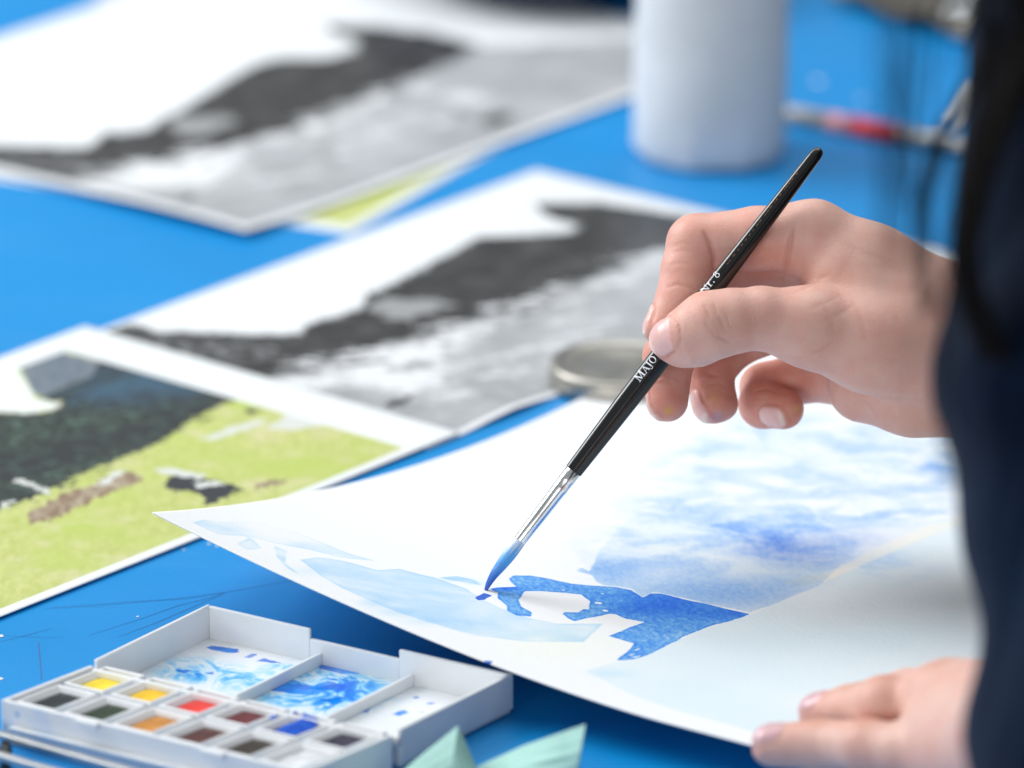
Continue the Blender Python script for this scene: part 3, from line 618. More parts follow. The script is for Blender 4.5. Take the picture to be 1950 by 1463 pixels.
fing = {'thumb': [J(1548, 624, 8, 12.8), J(1450, 606, 11.5, 10.3), J(1392, 612, 13.5, 10.6), J(1350, 621, 14, 11.3), J(1310, 640, 13, 9.6), J(1279, 648, 11.6, 7.2)],
        'index': [J(1548, 456, -12, 12.6), J(1440, 455, -14.5, 10.6), J(1326, 464, -16, 9.7), J(1310, 515, -14, 8.9), J(1300, 562, -12, 8.4), J(1263, 625, -9, 6.7)],
        'middle': [J(1565, 490, -29, 12), J(1350, 540, -34, 9.6), J(1274, 680, -18, 8.5), J(1271, 764, -13, 7.0)],
        'ring': [J(1590, 565, -43, 11.2), J(1395, 650, -46, 9.0), J(1350, 708, -36, 8.3), J(1357, 768, -29, 7.0)],
        'little': [J(1596, 708, -50, 10.4), J(1530, 718, -56, 8.8), J(1456, 738, -58, 8.2), J(1453, 770, -48, 8.0), J(1492, 779, -40, 7.0)]}
pads = {'thumb': [J(1330, 655, 10, 7.5), J(1300, 662, 9, 6.6)], 'little': [], 'ring': [J(1375, 770, -33, 5.5), J(1368, 755, -36, 6)], 'middle': [], 'index': []}
RH = Field((46, 48, -82), (200, 140, 34), .6)
Fp = RH.empty()
for c_ in palm: Fp = RH.chain(Fp, c_, 6.5)
res = Fp.copy(); FD = {}
for nm, ch in fing.items():
    ff = RH.empty(); ff = RH.chain(ff, ch, 2.2)
    if pads[nm]: ff = RH.chain(ff, pads[nm], 3)
    FD[nm] = ff
# nails: (finger, centre px, axis from joint -> tip, normal in (right, up, toward camera), length, width, radius source)
NAILS = [('thumb', (1272, 646, 11), (1350, 622, 14), (1276, 650, 11.6), (-.10, .22, .97), 12.6, 12.0),
         ('index', (1255, 622, -9), (1300, 562, -12), (1263, 625, -9), (-.92, .36, -.12), 10.5, 9.0),
         ('middle', (1268, 772, -13), (1274, 680, -18), (1271, 764, -13), (-.97, -.02, -.25), 10.5, 9.0),
         ('ring', (1352, 780, -29), (1350, 708, -36), (1357, 768, -29), (-.80, -.10, .58), 10.5, 8.2),
         ('little', (1496, 780, -40), (1453, 770, -48), (1492, 779, -40), (.05, -.38, .92), 9.8, 8.4)]
nail_info = []
for nm, cc, j0, j1, nrm_, Ln, Wn in NAILS:
    a0, a1 = loc(hp(*j0)), loc(hp(*j1)); ax = (a1-a0)/np.linalg.norm(a1-a0); nn = np.array(nrm_); nn -= ax*(nn@ax); nn /= np.linalg.norm(nn); la = np.cross(ax, nn)
    c = loc(hp(*cc)); nail_info.append((nm, c, ax, nn, la, Ln, Wn))
def nail_box(P, info):
    nm, c, ax, nn, la, Ln, Wn = info; q = P-c; x, y, z = q@ax, q@la, q@nn
    rr = Wn*.42
    dx = np.abs(x)-Ln/2+rr; dy = np.abs(y)-Wn/2+rr
    return np.hypot(np.maximum(dx, 0), np.maximum(dy, 0))+np.minimum(np.maximum(dx, dy), 0)-rr, x, z
for info in nail_info:
    c = info[1]; sl, P = RH.sub(c-11, c+11); f0 = FD[info[0]][sl]; b, x, z = nail_box(P, info)
    ok = z > 0
    groove = np.where(ok, .42*np.exp(-((b-.45)/.5)**2), 0)*(x < info[5]*.25)
    plate = np.where(ok, np.maximum(f0-.30-.10*(x > info[5]*.30), b), 9)
    FD[info[0]][sl] = np.minimum(f0+groove, plate)
acc = None
for nm in fing:
    g = smin(Fp, FD[nm], 4.5 if nm != 'thumb' else 6.)
    acc = g if acc is None else smin(acc, g, .7)
V, Q = RH.nets(acc); V = laplace(V, Q, 2, .45)
del acc, Fp
# skin folds: polylines in photo pixels, pressed into the nearest surface
FOLDS = [([(1338, 437), (1352, 462), (1360, 492), (1362, 520)], .9, .9), ([(1262, 548), (1290, 541), (1318, 548), (1336, 560)], .35, .7), ([(1268, 505), (1295, 500), (1320, 505)], .2, .7),
         ([(1512, 428), (1504, 460), (1497, 500), (1492, 540)], .8, 1.0), ([(1340, 575), (1346, 592), (1352, 606)], .35, .55), ([(1358, 568), (1362, 585), (1366, 600)], .28, .5),
         ([(1366, 600), (1376, 615), (1382, 632)], .28, .5), ([(1342, 612), (1350, 626), (1362, 640)], .25, .5), ([(1378, 588), (1386, 604), (1390, 622)], .22, .5),
         ([(1395, 655), (1380, 648), (1366, 640)], .35, .7), ([(1490, 682), (1530, 684), (1565, 668), (1590, 650)], .35, .7), ([(1510, 700), (1550, 690), (1580, 670)], .25, .6),
         ([(1500, 560), (1530, 548), (1560, 530), (1585, 520)], .3, .9), ([(1430, 745), (1460, 738), (1490, 748)], .5, .8), ([(1325, 722), (1345, 712), (1370, 716)], .35, .8),
         ([(1318, 690), (1322, 720), (1318, 750)], .4, .7), ([(1640, 760), (1660, 780), (1670, 805)], .35, 1.0), ([(1575, 745), (1582, 760), (1580, 772)], .4, .8),
         ([(1238, 722), (1262, 716), (1300, 722)], .3, .7), ([(1240, 732), (1268, 727), (1298, 733)], .2, .6), ([(1345, 735), (1366, 728), (1390, 738)], .25, .7), ([(1425, 762), (1450, 758), (1474, 765)], .25, .7), ([(1420, 772), (1446, 769), (1468, 775)], .2, .6), ([(1275, 470), (1300, 462), (1322, 466)], .18, .7), ([(1272, 484), (1298, 476), (1322, 480)], .18, .7),
         ([(1600, 460), (1640, 480), (1700, 500)], .12, 1.5), ([(1540, 590), (1575, 575), (1610, 555)], .14, 1.1), ([(1560, 615), (1600, 598), (1640, 572)], .14, 1.2),
         ([(1560, 560), (1580, 600), (1590, 640)], .15, 1.0), ([(1620, 560), (1640, 600), (1650, 650)], .15, 1.1), ([(1440, 560), (1448, 580), (1450, 600)], .10, .8)]
Nn = vnormals(V, Q); G = glob(V); pu, pv = to_px(G); front = Nn[:, 2] > .05
def surf(u, v, rad=7):
    m = front & (np.abs(pu-u) < rad) & (np.abs(pv-v) < rad)
    return V[m][np.argmax(V[m][:, 2])] if m.any() else None
foldmask = np.zeros(len(V)); disp = np.zeros(len(V))
def press(pts, depth, sig):
    pts = np.array(pts, float); t = np.linspace(0, len(pts)-1, 6*len(pts)); best = np.full(len(V), 1e9)
    W_ = []; UVs = [(np.interp(q, range(len(pts)), pts[:, 0]), np.interp(q, range(len(pts)), pts[:, 1])) for q in t]
    for u_, v_ in UVs:
        p = surf(u_, v_, 4); W_.append(np.nan if p is None else p[2])
    W_ = np.array(W_); ok = ~np.isnan(W_)
    if not ok.any(): return
    W_ = np.interp(t, t[ok], W_[ok]); W_ = np.array([np.median(W_[max(0, i-2):i+3]) for i in range(len(W_))])
    dense = np.linspace(0, len(pts)-1, 60)
    for q in dense:
        w1 = np.interp(q, t, W_); p = loc(hp(np.interp(q, range(len(pts)), pts[:, 0]), np.interp(q, range(len(pts)), pts[:, 1]), w1))
        e = (2*q/(len(pts)-1)-1)**4*sig*1.2
        best = np.minimum(best, np.linalg.norm(V-p, axis=1)+e)
    g = np.exp(-(best/sig)**2)*depth; np.maximum(disp, g, out=disp); np.maximum(foldmask, g, out=foldmask)
for q in FOLDS: press(*q)
V = V-Nn*disp[:, None]
# colours of the skin: redder finger ends, paler nails, folds, two dabs of paint
skin = np.tile(np.array([.76, .45, .372]), (len(V), 1))
def blend(m, col): skin[:] = skin*(1-m[:, None])+np.array(col)*m[:, None]
def near(u, v, r):
    p = surf(u, v, 12); return np.exp(-(np.linalg.norm(V-p, axis=1)/r)**2) if p is not None else np.zeros(len(V))
for nm in fing:
    tip = fing[nm][-1][0]; jn = fing[nm][-2][0]; d = np.linalg.norm(V-tip, axis=1); blend(.55*np.clip(1-d/(20 if nm != 'thumb' else 13), 0, 1)**.8, (.70, .27, .205))
ring_ = np.min([np.linalg.norm(V-q[0], axis=1) for nm in ('middle', 'ring', 'little') for q in fing[nm][1:]], 0); blend(.8*np.clip(1.4-ring_/14, 0, 1), (.66, .25, .19))
d = np.min([np.linalg.norm(V-q[0], axis=1) for q in fing['index'][1:4]], 0); blend(.6*np.clip(1.5-d/13, 0, 1), (.72, .30, .235))
blend(.5*near(1440, 520, 11), (.64, .25, .18)); blend(.45*np.clip((pv-740)/40, 0, 1)*(pu > 1540), (.68, .36, .28)); blend(.4*near(1290, 570, 9), (.72, .27, .2))
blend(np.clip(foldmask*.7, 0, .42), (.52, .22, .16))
nailm = np.zeros(len(V))
for info in nail_info:
    b, x, z = nail_box(V, info); ok = (z > 0) & (np.linalg.norm(V-info[1], axis=1) < 10)
    m = np.clip(-b/.5+.4, 0, 1)*ok; nailm = np.maximum(nailm, m); blend(m, (.80, .50, .46))
    tipm = m*np.clip((x-info[5]*.5+1.5)/.5, 0, 1); blend(tipm*.6, (.86, .76, .66))
    lun = m*np.clip((-x-info[5]*.5+2.6)/1.2, 0, 1); blend(lun*.4, (.84, .62, .56))
    blend(np.clip(1-np.abs(b-.45)/.65, 0, 1)*ok*.75, (.56, .21, .15))
blend(np.clip(near(1272, 793, 1.3)*1.2, 0, .6), (.68, .40, .06)); blend(np.clip(near(1375, 806, 1.8)*1.0, 0, .45), (.26, .24, .42)); blend(np.clip(near(1529, 785, 1.3)*1., 0, .45), (.68, .44, .14)); blend(np.clip(near(1361, 745, 1.6), 0, .35), (.64, .34, .10))
R_V, R_Q, R_C, R_N = glob(V), Q, skin.copy(), nailm.copy()

# ------------------------------------------------------------------ the resting (left) hand
def Z(u, v, z, r): return (pz(u, v, z+8.5), r)
lpalm = [[Z(1800, 1436, 23, 12), Z(1985, 1440, 40, 17)], [Z(1795, 1392, 26, 12.5), Z(1985, 1412, 42, 19)], [Z(1790, 1340, 27, 12), Z(1985, 1390, 42, 18)], [Z(1805, 1325, 24, 11), Z(1985, 1375, 40, 16)],
         [Z(1960, 1405, 42, 22), Z(2150, 1440, 60, 27)]]
lf = {'little': [Z(1800, 1440, 22, 10.5), Z(1720, 1432, 21, 8.4), Z(1650, 1424, 19, 8.8), Z(1605, 1421, 16, 7.7), Z(1560, 1419, 14, 8.0), Z(1472, 1420, 12, 6.9)],
      'ring': [Z(1790, 1338, 29, 11.8), Z(1735, 1345, 24, 9.0), Z(1685, 1346, 24, 9.6), Z(1655, 1352, 20, 8.3), Z(1622, 1356, 17, 8.5), Z(1562, 1362, 13, 7.2)],
      'middle': [Z(1795, 1338, 25, 10.5), Z(1700, 1338, 17, 8.6), Z(1640, 1348, 12.5, 7.8), Z(1598, 1356, 10.5, 7)],
      'index': [Z(1810, 1322, 23, 10.5), Z(1730, 1324, 15, 8.2), Z(1680, 1334, 11.5, 7.6), Z(1640, 1342, 10.5, 7)],
      'thumb': [Z(1960, 1370, 36, 13), Z(1895, 1318, 22, 10), Z(1872, 1306, 16, 8.6)]}
allp = [q[0] for ch in lpalm for q in ch]+[q[0] for ch in lf.values() for q in ch]
LH = Field(np.min(allp, 0)-32, np.max(allp, 0)+32, .95)
Fp = LH.empty()
for c_ in lpalm: Fp = LH.chain(Fp, c_, 7)
LNAIL = []
for nm, n_ in (('little', (0, -.25, 1)), ('ring', (-.35, -.1, .9))):
    a0, a1 = lf[nm][-2][0], lf[nm][-1][0]; ax = (a1-a0)/np.linalg.norm(a1-a0); nn = np.array(n_, float); nn -= ax*(nn@ax); nn /= np.linalg.norm(nn)
    LNAIL.append((nm, a1+ax*.5, ax, nn, np.cross(ax, nn), 11., 9.4))
acc = None
for nm, ch in lf.items():
    ff = LH.chain(LH.empty(), ch, 2.2)
    for info in LNAIL:
        if info[0] == nm:
            sl, P = LH.sub(info[1]-11, info[1]+11); f0 = ff[sl]; b, x, z = nail_box(P, info)
            ff[sl] = np.minimum(f0+np.where(z > 0, .4*np.exp(-((b-.5)/.6)**2), 0), np.where(z > 0, np.maximum(f0-.35, b), 9))
    g = smin(Fp, ff, 5); acc = g if acc is None else smin(acc, g, 1.2)
V, Q = LH.nets(acc); V = laplace(V, Q, 2, .45)
skin = np.tile(np.array([.72, .445, .37]), (len(V), 1)); nailm = np.zeros(len(V))
for nm in ('little', 'ring', 'middle'):
    for q in lf[nm][::2][:3]:  # redder knuckles, with shading of their folds put into the colour
        d = np.linalg.norm(V-q[0]-np.array([0, 0, q[1]*.7]), axis=1); blend(.75*np.exp(-(d/5.5)**2), (.58, .23, .14))
    d = np.linalg.norm(V-lf[nm][-1][0], axis=1); blend(.4*np.clip(1-d/16, 0, 1), (.60, .27, .22))
for info in LNAIL:
    b, x, z = nail_box(V, info); m = np.clip(-b/.6+.4, 0, 1)*(z > 0)*(np.linalg.norm(V-info[1], axis=1) < 10); blend(m, (.68, .43, .45)); nailm = np.maximum(nailm, m)
L_V, L_Q, L_C, L_N = V, Q, skin.copy(), nailm

# ------------------------------------------------------------------ arms, torso (under the clothes) and the garment
SC = np.array
r_wr, l_wr = hp(1990, 690, -22), pz(2060, 1425, 60)
r_el, r_sh = SC([395., -150, 95]), SC([400., -210, 380])
l_el = pd(2222, 1480, 1745); l_sh = pd(2275, 90, 1755)
pelvis, chest, neck = SC([560., -400, -140]), SC([440., -395, 260]), SC([370., -395, 470])
head = SC([300., -395, 590])
def coarse(chains, k, vox, ext):
    pts = SC([q[0] for ch in chains for q in ch]); fd = Field(pts.min(0)-ext, pts.max(0)+ext, vox); f_ = fd.empty()+100
    for ch in chains:
        for (a_, ra), (b_, rb) in zip(ch[:-1], ch[1:]):
            sl, P = fd.sub(np.minimum(a_, b_)-max(ra, rb)-60, np.maximum(a_, b_)+max(ra, rb)+60)
            d, _ = cone(P, a_.astype(np.float32), b_.astype(np.float32), ra, rb); f_[sl] = smin(f_[sl], d, k)
    v_, q_ = fd.nets(f_); return laplace(v_, q_, 2, .4), q_
body_chains = [[(r_wr, 25), (r_el, 36), (r_sh, 42), (chest, 80)], [(l_wr, 24), (l_el, 34), (l_sh, 40), (chest, 80)], [(pelvis, 120), (chest, 105), (neck, 48), (head+SC([20, 0, -20]), 45)],
               [(head, 78), (head+SC([14, 0, 52]), 82)], [(head+SC([-50, 0, -38]), 40), (head+SC([-40, 0, 0]), 50)], [(head+SC([-76, 0, 0]), 9), (head+SC([-86, 0, -16]), 11)]]
B_V, B_Q = coarse(body_chains, 22, 7., 140)
nv1, nv2 = len(R_V), len(R_V)+len(L_V)
V = np.concatenate([R_V, L_V, B_V]); Q = np.concatenate([R_Q, L_Q+nv1, B_Q+nv2])
def bridge(Va, offa, Vb, offb, at, n_=10):
    """skin bands inside the sleeve that join a forearm end to the arm"""
    out = []
    ia = np.argsort(np.linalg.norm(Va-at, axis=1))[:400:400//n_]; ib = np.argsort(np.linalg.norm(Vb-at, axis=1))
    for k in range(len(ia)-1): out.append([offa+ia[k], offa+ia[k+1], offb+ib[2*k+1], offb+ib[2*k]])
    return out
Q = np.concatenate([Q, bridge(R_V, 0, B_V, nv2, hp(2110, 695, -25)), bridge(L_V, nv1, B_V, nv2, pz(2110, 1435, 65))])
def skin_material():
    n = N('skin', .44); b = n.b; b.inputs['Subsurface Weight'].default_value = .35; b.inputs['Subsurface Radius'].default_value = (1., .35, .18); b.inputs['Subsurface Scale'].default_value = .0035
    b.inputs['Specular IOR Level'].default_value = .4
    c = n.at('tone', True)
    c = n.mix(n.math('MULTIPLY', n.step(n.noise(60, 5, None, .6), .38, .72), .36), c, (.70, .29, .22), 'MIX')
    c = n.mix(n.math('MULTIPLY', n.step(n.noise(160, 4), .4, .7), .22), c, (.80, .56, .45), 'MIX')
    nl = n.at('nail'); inv = n.math('SUBTRACT', 1., nl)
    c = n.mix(nl, c, n.at('tone', True)); n.col(c)
    n.put(b.inputs['Roughness'], n.math('SUBTRACT', n.step(n.noise(300, 3), .3, .7, .40, .55), n.math('MULTIPLY', nl, .24)))
    wr = n.voro(900, n.obj((1, .35, 1), (.4, .9, .6)), 'DISTANCE_TO_EDGE'); wr2 = n.noise(300, 5, n.obj((.3, 2.2, 1), (0, .3, 1.0)), .65)
    h = n.math('ADD', n.step(wr, 0, .12), n.math('MULTIPLY', wr2, 1.2))
    n.nrm(n.bump(n.math('MULTIPLY', h, inv), .20, .00035)); return n.m
person = thing('person', 'person in a dark navy sweater painting, right hand with brush, left hand on sheet', 'person', (chest[0], chest[1], -260))
body = link('body', V, Q, skin_material()); adopt(person, body)
attrc(body, 'tone', np.concatenate([R_C, L_C, np.tile([.72, .455, .35], (len(B_V), 1))])); attr(body, 'nail', np.concatenate([R_N, L_N, np.zeros(len(B_V))]))
def cloth_material():
    n = N('navy_knit', .95); n.b.inputs['Specular IOR Level'].default_value = .15; n.b.inputs['Sheen Weight'].default_value = .03
    n.col(n.mix(n.step(n.noise(14, 4), .3, .7), (.0015, .005, .015), (.003, .012, .034)))
    n.nrm(n.bump(n.noise(9, 3, n.obj((1, 1, .5)), .5, .8), .8, .03, n.bump(n.noise(500, 2), .3, .001))); return n.m
lb = pd(2172, 620, 1750); lc = pd(2212, 1080, 1748)
sl_w = pz(2015, 1418, 54)
cloth_chains = [[(l_sh, 56), (lb, 52), (lc, 49.5), (l_el, 47)], [(l_el, 46), (pz(2120, 1440, 62), 35), (sl_w+SC([6, -4, 3]), 29.5)],
                [(hp(1975, 690, -22), 33), (r_el, 46), (r_sh, 54), (chest, 100)], [(l_sh, 56), (chest+SC([0, 20, 30]), 100)], [(pelvis, 142), (chest, 122), (neck+SC([30, 0, -50]), 70)]]
v, q = coarse(cloth_chains, 24, 5.5, 150)
nf = vnormals(v, q); v = v+nf*(2.6*np.sin(v[:, 2]/17+v[:, 1]/26+1.5*np.sin(v[:, 0]/40))+1.5*np.sin(v[:, 2]/9-v[:, 0]/15+2*np.sin(v[:, 1]/30)))[:, None]*np.clip((v[:, 2]+30)/40, .2, 1)[:, None]
sw = link('sweater', v, q, cloth_material()); adopt(person, sw)
# hair: a heavy lock down the shoulder and loose strands blowing past the wrist
HV, HF = [], []
def strand(pts, r0, nseg=18, m=4):
    pts = np.asarray(pts); t = np.linspace(0, len(pts)-1, nseg)
    # Catmull-Rom
    C_ = []
    for q in t:
        i = min(int(q), len(pts)-2); f_ = q-i; p = [pts[max(i-1, 0)], pts[i], pts[i+1], pts[min(i+2, len(pts)-1)]]
        C_.append(.5*((2*p[1])+(-p[0]+p[2])*f_+(2*p[0]-5*p[1]+4*p[2]-p[3])*f_**2+(-p[0]+3*p[1]-3*p[2]+p[3])*f_**3))
    C_ = SC(C_); n0 = len(HV)
    for i, c_ in enumerate(C_):
        rr = r0*(1-.6*(i/(nseg-1))**3)
        for k in range(m): HV.append(c_+rr*(math.cos(6.2832*k/m)*RT+math.sin(6.2832*k/m)*FW))
    for i in range(nseg-1):
        for k in range(m): HF.append((n0+i*m+k, n0+i*m+(k+1) % m, n0+(i+1)*m+(k+1) % m, n0+(i+1)*m+k))
crown = head+SC([20, -10, 70])
def lock(pxs, d0, spread, count, rad, dsp=12):
    for _ in range(count):
        o1, o2, o3 = rng.normal(0, 1, 3); pts = [crown+SC([rng.normal(0, 45), rng.normal(0, 60), rng.normal(20, 12)])]
        for i, (u, v_) in enumerate(pxs):
            sp = spread[i] if isinstance(spread, (list, tuple)) else spread
            pts.append(pd(u+o1*sp+rng.normal(0, sp*.15), v_, d0+o2*dsp+rng.normal(0, 3)))
        strand(pts, rad*rng.uniform(.7, 1.2))
lock([(2060, -300), (1985, 0), (1893, 240), (1838, 430), (1845, 560), (1900, 690)], 1690, (40, 28, 17, 13, 14, 16), 190, .24)
lock([(1900, -400), (1745, -60), (1722, 130), (1716, 290), (1712, 420), (1705, 560)], 1700, (45, 38, 30, 26, 30, 34), 44, .12)
lock([(1960, -300), (1900, 60), (1850, 170), (1790, 280), (1760, 420), (1770, 600)], 1700, (20, 16, 14, 12, 14, 18), 40, .13)
lock([(1980, -300), (1900, 60), (1840, 300), (1800, 560), (1790, 760), (1815, 930)], 1705, (34, 26, 20, 20, 22, 20), 30, .12)
hair = link('hair', HV, HF, plain('dark_brown_hair', (.004, .0022, .0022), .75, 60, .2, Specular_IOR_Level=.15)); adopt(person, hair)
# hair over the skull
pr = []
v, q = coarse([[(head+SC([28, 0, 20]), 84), (head+SC([26, 0, 62]), 86)], [(head+SC([52, 0, 10]), 66), (neck+SC([60, 0, 10]), 60)]], 30, 6., 110)
cap = link('hair_cap', v, q, bpy.data.materials['dark_brown_hair']); adopt(person, cap)

# ------------------------------------------------------------------ the pocket paint box
def plastic():
    n = N('white_palette_plastic', .32); c = n.mix(n.step(n.noise(70, 5), .45, .8), (.82, .84, .86), (.76, .80, .85))
    sp = n.math('MULTIPLY', n.step(n.voro(90), .16, .10), n.step(n.noise(35, 3), .60, .66)); c = n.mix(n.math('MULTIPLY', sp, .7), c, (.10, .32, .78))
    c = n.mix(n.math('MULTIPLY', n.step(n.noise(48, 4), .60, .74), .35), c, (.45, .62, .88)); n.col(c)
    n.b.inputs['Coat Weight'].default_value = .15; return n.m
M_PL = plastic()
zb = 15.
FL, HL, HR, FR = pz(3, 1333, zb), pz(170, 1266, zb), pz(749, 1401, zb), pz(579, 1470, zb)
EL = (FR-FL+HR-HL)/2; nL = np.linalg.norm(EL); EL /= nL; ES = (HL-FL+HR-FR)/2; nS = np.linalg.norm(ES); ES /= nS; EZ = np.array([0, 0, 1.])
base_c = (FL+FR+HL+HR)/4
pbox = thing('paint_box', 'open white pocket watercolour box with twelve pans and blue smears in its lid', 'paint box', base_c*np.array([1, 1, 0]))
def bx(c, l_, s_, z0, z1): return box(np.array([c[0], c[1], (z0+z1)/2]), EL*l_/2, ES*s_/2, EZ*(z1-z0)/2)
parts = [bx(base_c, nL, nS, .2, 2.2), bx(base_c, nL-3.2, nS-3.2, 2.3, 9.4)]
for sgn in (-1, 1):
    parts.append(bx(base_c+EL*sgn*(nL/2-.8), 1.6, nS, 2.25, zb)); parts.append(bx(base_c+ES*sgn*(nS/2-.8), nL-3.25, 1.6, 2.25, zb-(0 if sgn < 0 else .6)))
v, f = merge(parts); tray = link('tray', v, f, M_PL, smooth=False); bevel(tray, .45); adopt(pbox, tray)
v, f = merge([bx(base_c-ES*(nS/2+1.4), nL-10, 2.8, 5.6, 7.4)]); o = link('front_ledge', v, f, M_PL, smooth=False); bevel(o, .5); adopt(pbox, o)
for u_, v_ in ((172, 1372), (410, 1430)):
    c = pz(u_, v_, zb); t = (c-FL)@EL; c = FL+EL*t-ES*.9; v, f = bx(c, 8.5, 2.4, zb-2.2, zb+.35); o = link('latch_tab', v, f, M_PL, smooth=False); bevel(o, .5); adopt(pbox, o)
bk = [pz(199, 1303, 12)*(1-i/5)+pz(658, 1412, 12)*i/5 for i in range(6)]; fr = [pz(108, 1338, 12)*(1-i/5)+pz(572, 1449, 12)*i/5 for i in range(6)]
COLS = {'b': [('lemon yellow', (.88, .66, .02)), ('deep yellow', (.85, .52, .004)), ('scarlet', (.78, .035, .02)), ('dark crimson', (.13, .008, .014)), ('ultramarine', (.006, .03, .42)), ('dark violet', (.018, .014, .045))],
        'f': [('blue black', (.008, .017, .022)), ('dark green', (.014, .035, .010)), ('ochre', (.58, .24, .035)), ('red brown', (.085, .020, .014)), ('umber', (.03, .018, .010)), ('white', (.74, .76, .78))]}
def pan_mesh():
    L2_, S2_ = 7.9, 9.9; V = []
    rects = [(L2_, S2_, -7.5), (L2_, S2_, 1.6), (L2_-.5, S2_-.5, 2.0), (L2_-1.2, S2_-1.2, 1.9), (L2_-1.7, S2_-1.6, 1.2), (L2_-2.6, S2_-2.1, .2), (L2_-2.7, S2_-2.2, -1.6)]
    for l_, s_, z_ in rects: V += [EL*a_*l_+ES*b_*s_+EZ*z_ for a_, b_ in ((-1, -1), (1, -1), (1, 1), (-1, 1))]
    Fs = [(4*i+k, 4*i+(k+1) % 4, 4*i+4+(k+1) % 4, 4*i+4+k) for i in range(len(rects)-1) for k in range(4)]; Fs.append(tuple(range(4*len(rects)-4, 4*len(rects)))); Fs.append((3, 2, 1, 0))
    return V, Fs
pv_, pf_ = pan_mesh(); pan0 = None
def paint_mesh(wear):
    n_ = 9; V = []
    for i in range(n_):
        for j in range(n_):
            a_, b_ = 2*i/(n_-1)-1, 2*j/(n_-1)-1; edge = max(abs(a_), abs(b_))
            z_ = 1.0-.5*edge**6-wear*math.exp(-((a_-.1)**2+(b_+.1)**2)*2.5)+.12*math.sin(5*a_+3*b_)
            V.append(EL*a_*5.1+ES*b_*7.6+EZ*(z_-.55))
    return V, grid_faces(n_, n_)
def cake(name, col):
    n = N(name.replace(' ', '_')+'_pigment', .45); n.col(n.mix(n.step(n.noise(120, 3), .3, .7), tuple(c*.85 for c in col), tuple(min(1, c*1.12) for c in col))); n.nrm(n.bump(n.noise(500, 3), .25, .0004)); return n.m
for row, cs in (('b', bk), ('f', fr)):
    for i, c in enumerate(cs):
        if pan0 is None: pan0 = link('pan', np.array(pv_), pf_, M_PL, smooth=False); bevel(pan0, .25); o = pan0
        else: o = pan0.copy(); COL.objects.link(o)
        o.parent = pbox; o.location = Vector((c-base_c*np.array([1, 1, 0]))*S)
        nm, col = COLS[row][i]; v, f = paint_mesh(random.uniform(.2, .7)); p_ = link('paint', v, f, cake(nm, col)); p_.parent = o; p_['label'] = nm+' paint cake'
# wet ultramarine spilled over the rim of its pan
def puddle(pxs, z, par, mat, nm='paint_puddle', h=.35):
    P2 = np.array([pz(u, v, z) for u, v in pxs]); c = P2.mean(0); V = [p for p in P2]+[c+(p-c)*.72+EZ*h for p in P2]+[c+EZ*h*1.2]; n_ = len(P2)
    Fs = [(k, (k+1) % n_, n_+(k+1) % n_, n_+k) for k in range(n_)]+[(n_+k, n_+(k+1) % n_, 2*n_) for k in range(n_)]
    o = link(nm, V, Fs, mat); o.parent = par; o.matrix_parent_inverse = Matrix.Translation(-pbox.location); return o
M_WET = N('wet_ultramarine', .12); M_WET.col(M_WET.mix(M_WET.step(M_WET.noise(200, 3), .3, .7), (.002, .05, .45), (.006, .13, .68))); M_WET = M_WET.m
for q in ([(528, 1391), (545, 1379), (560, 1376), (575, 1366), (577, 1357), (590, 1362), (604, 1366), (607, 1375), (600, 1388), (580, 1395), (555, 1400)], [(512, 1367), (524, 1362), (529, 1364), (520, 1371)], [(556, 1358), (564, 1355), (567, 1358), (560, 1361)]): puddle(q, 13.95, pbox, M_WET)
# lid, lying open behind the tray
zl = 14.
l0, l1, l2, l3 = pz(178, 1256, zl), pz(764, 1389, zl), pz(978, 1283, zl), pz(395, 1150, zl)
def lp(f_, g_, z_=0.):
    p = (l0*(1-f_)+l1*f_)*(1-g_)+(l3*(1-f_)+l2*f_)*g_; p = p.copy(); p[2] = z_; return p
def hexa(f0, f1, g0, g1, z0, z1, z1b=None):
    V = [lp(f_, g_, zz) for zz in (z0, z1) for f_, g_ in ((f0, g0), (f1, g0), (f1, g1), (f0, g1))]
    return V, [(3, 2, 1, 0), (4, 5, 6, 7), (0, 1, 5, 4), (1, 2, 6, 5), (2, 3, 7, 6), (3, 0, 4, 7)]
tf_, tg = 1.5/np.linalg.norm(l1-l0), 1.5/np.linalg.norm(l3-l0)
parts = [hexa(0, tf_, 0, 1, 1.6, zl), hexa(1-tf_, 1, 0, 1, 1.6, zl), hexa(tf_, .348, 1-tg, 1, 1.6, zl-.1), hexa(.348, .64, 1-tg, 1, 1.6, zl-3.4), hexa(.64, 1-tf_, 1-tg, 1, 1.6, zl-.1), hexa(tf_, 1-tf_, 0, tg*1.6, 1.6, 10.5)]
v, f = merge(parts); lidw = link('lid', v, f, M_PL, smooth=False); bevel(lidw, .5, 3); adopt(pbox, lidw)
n1, n2 = 150, 70
V = [lp(tf_*.6+(1-1.2*tf_)*i/(n1-1), tg*.6+(1-1.2*tg)*j/(n2-1), 2.4+.25*math.sin(i/9)*math.sin(j/7)*0) for i in range(n1) for j in range(n2)]
def smear_material():
    n = N('palette_floor', .28); wp = n.noise(160, 4, None, .6)
    v = n.math('ADD', n.at('wet'), n.math('MULTIPLY', n.math('SUBTRACT', wp, .5), .0034)); k = n.step(v, .0006, -.0006)
    sw = n.math('MULTIPLY', n.at('film'), n.step(n.noise(75, 5, None, .6, 2.2), .40, .66, .1, 1.25))
    c = n.glaze((.84, .86, .885), n.math('MULTIPLY', sw, 1.1), (.012, .24, .90)); c = n.mix(n.math('MULTIPLY', k, n.step(n.noise(60, 3), .3, .6, .75, 1.)), c, n.mix(n.step(n.noise(130, 3), .35, .7), (.002, .14, .70), (.01, .28, .88))); n.col(c)
    n.put(n.b.inputs['Roughness'], n.step(v, .0004, -.0004, .3, .12)); return n.m
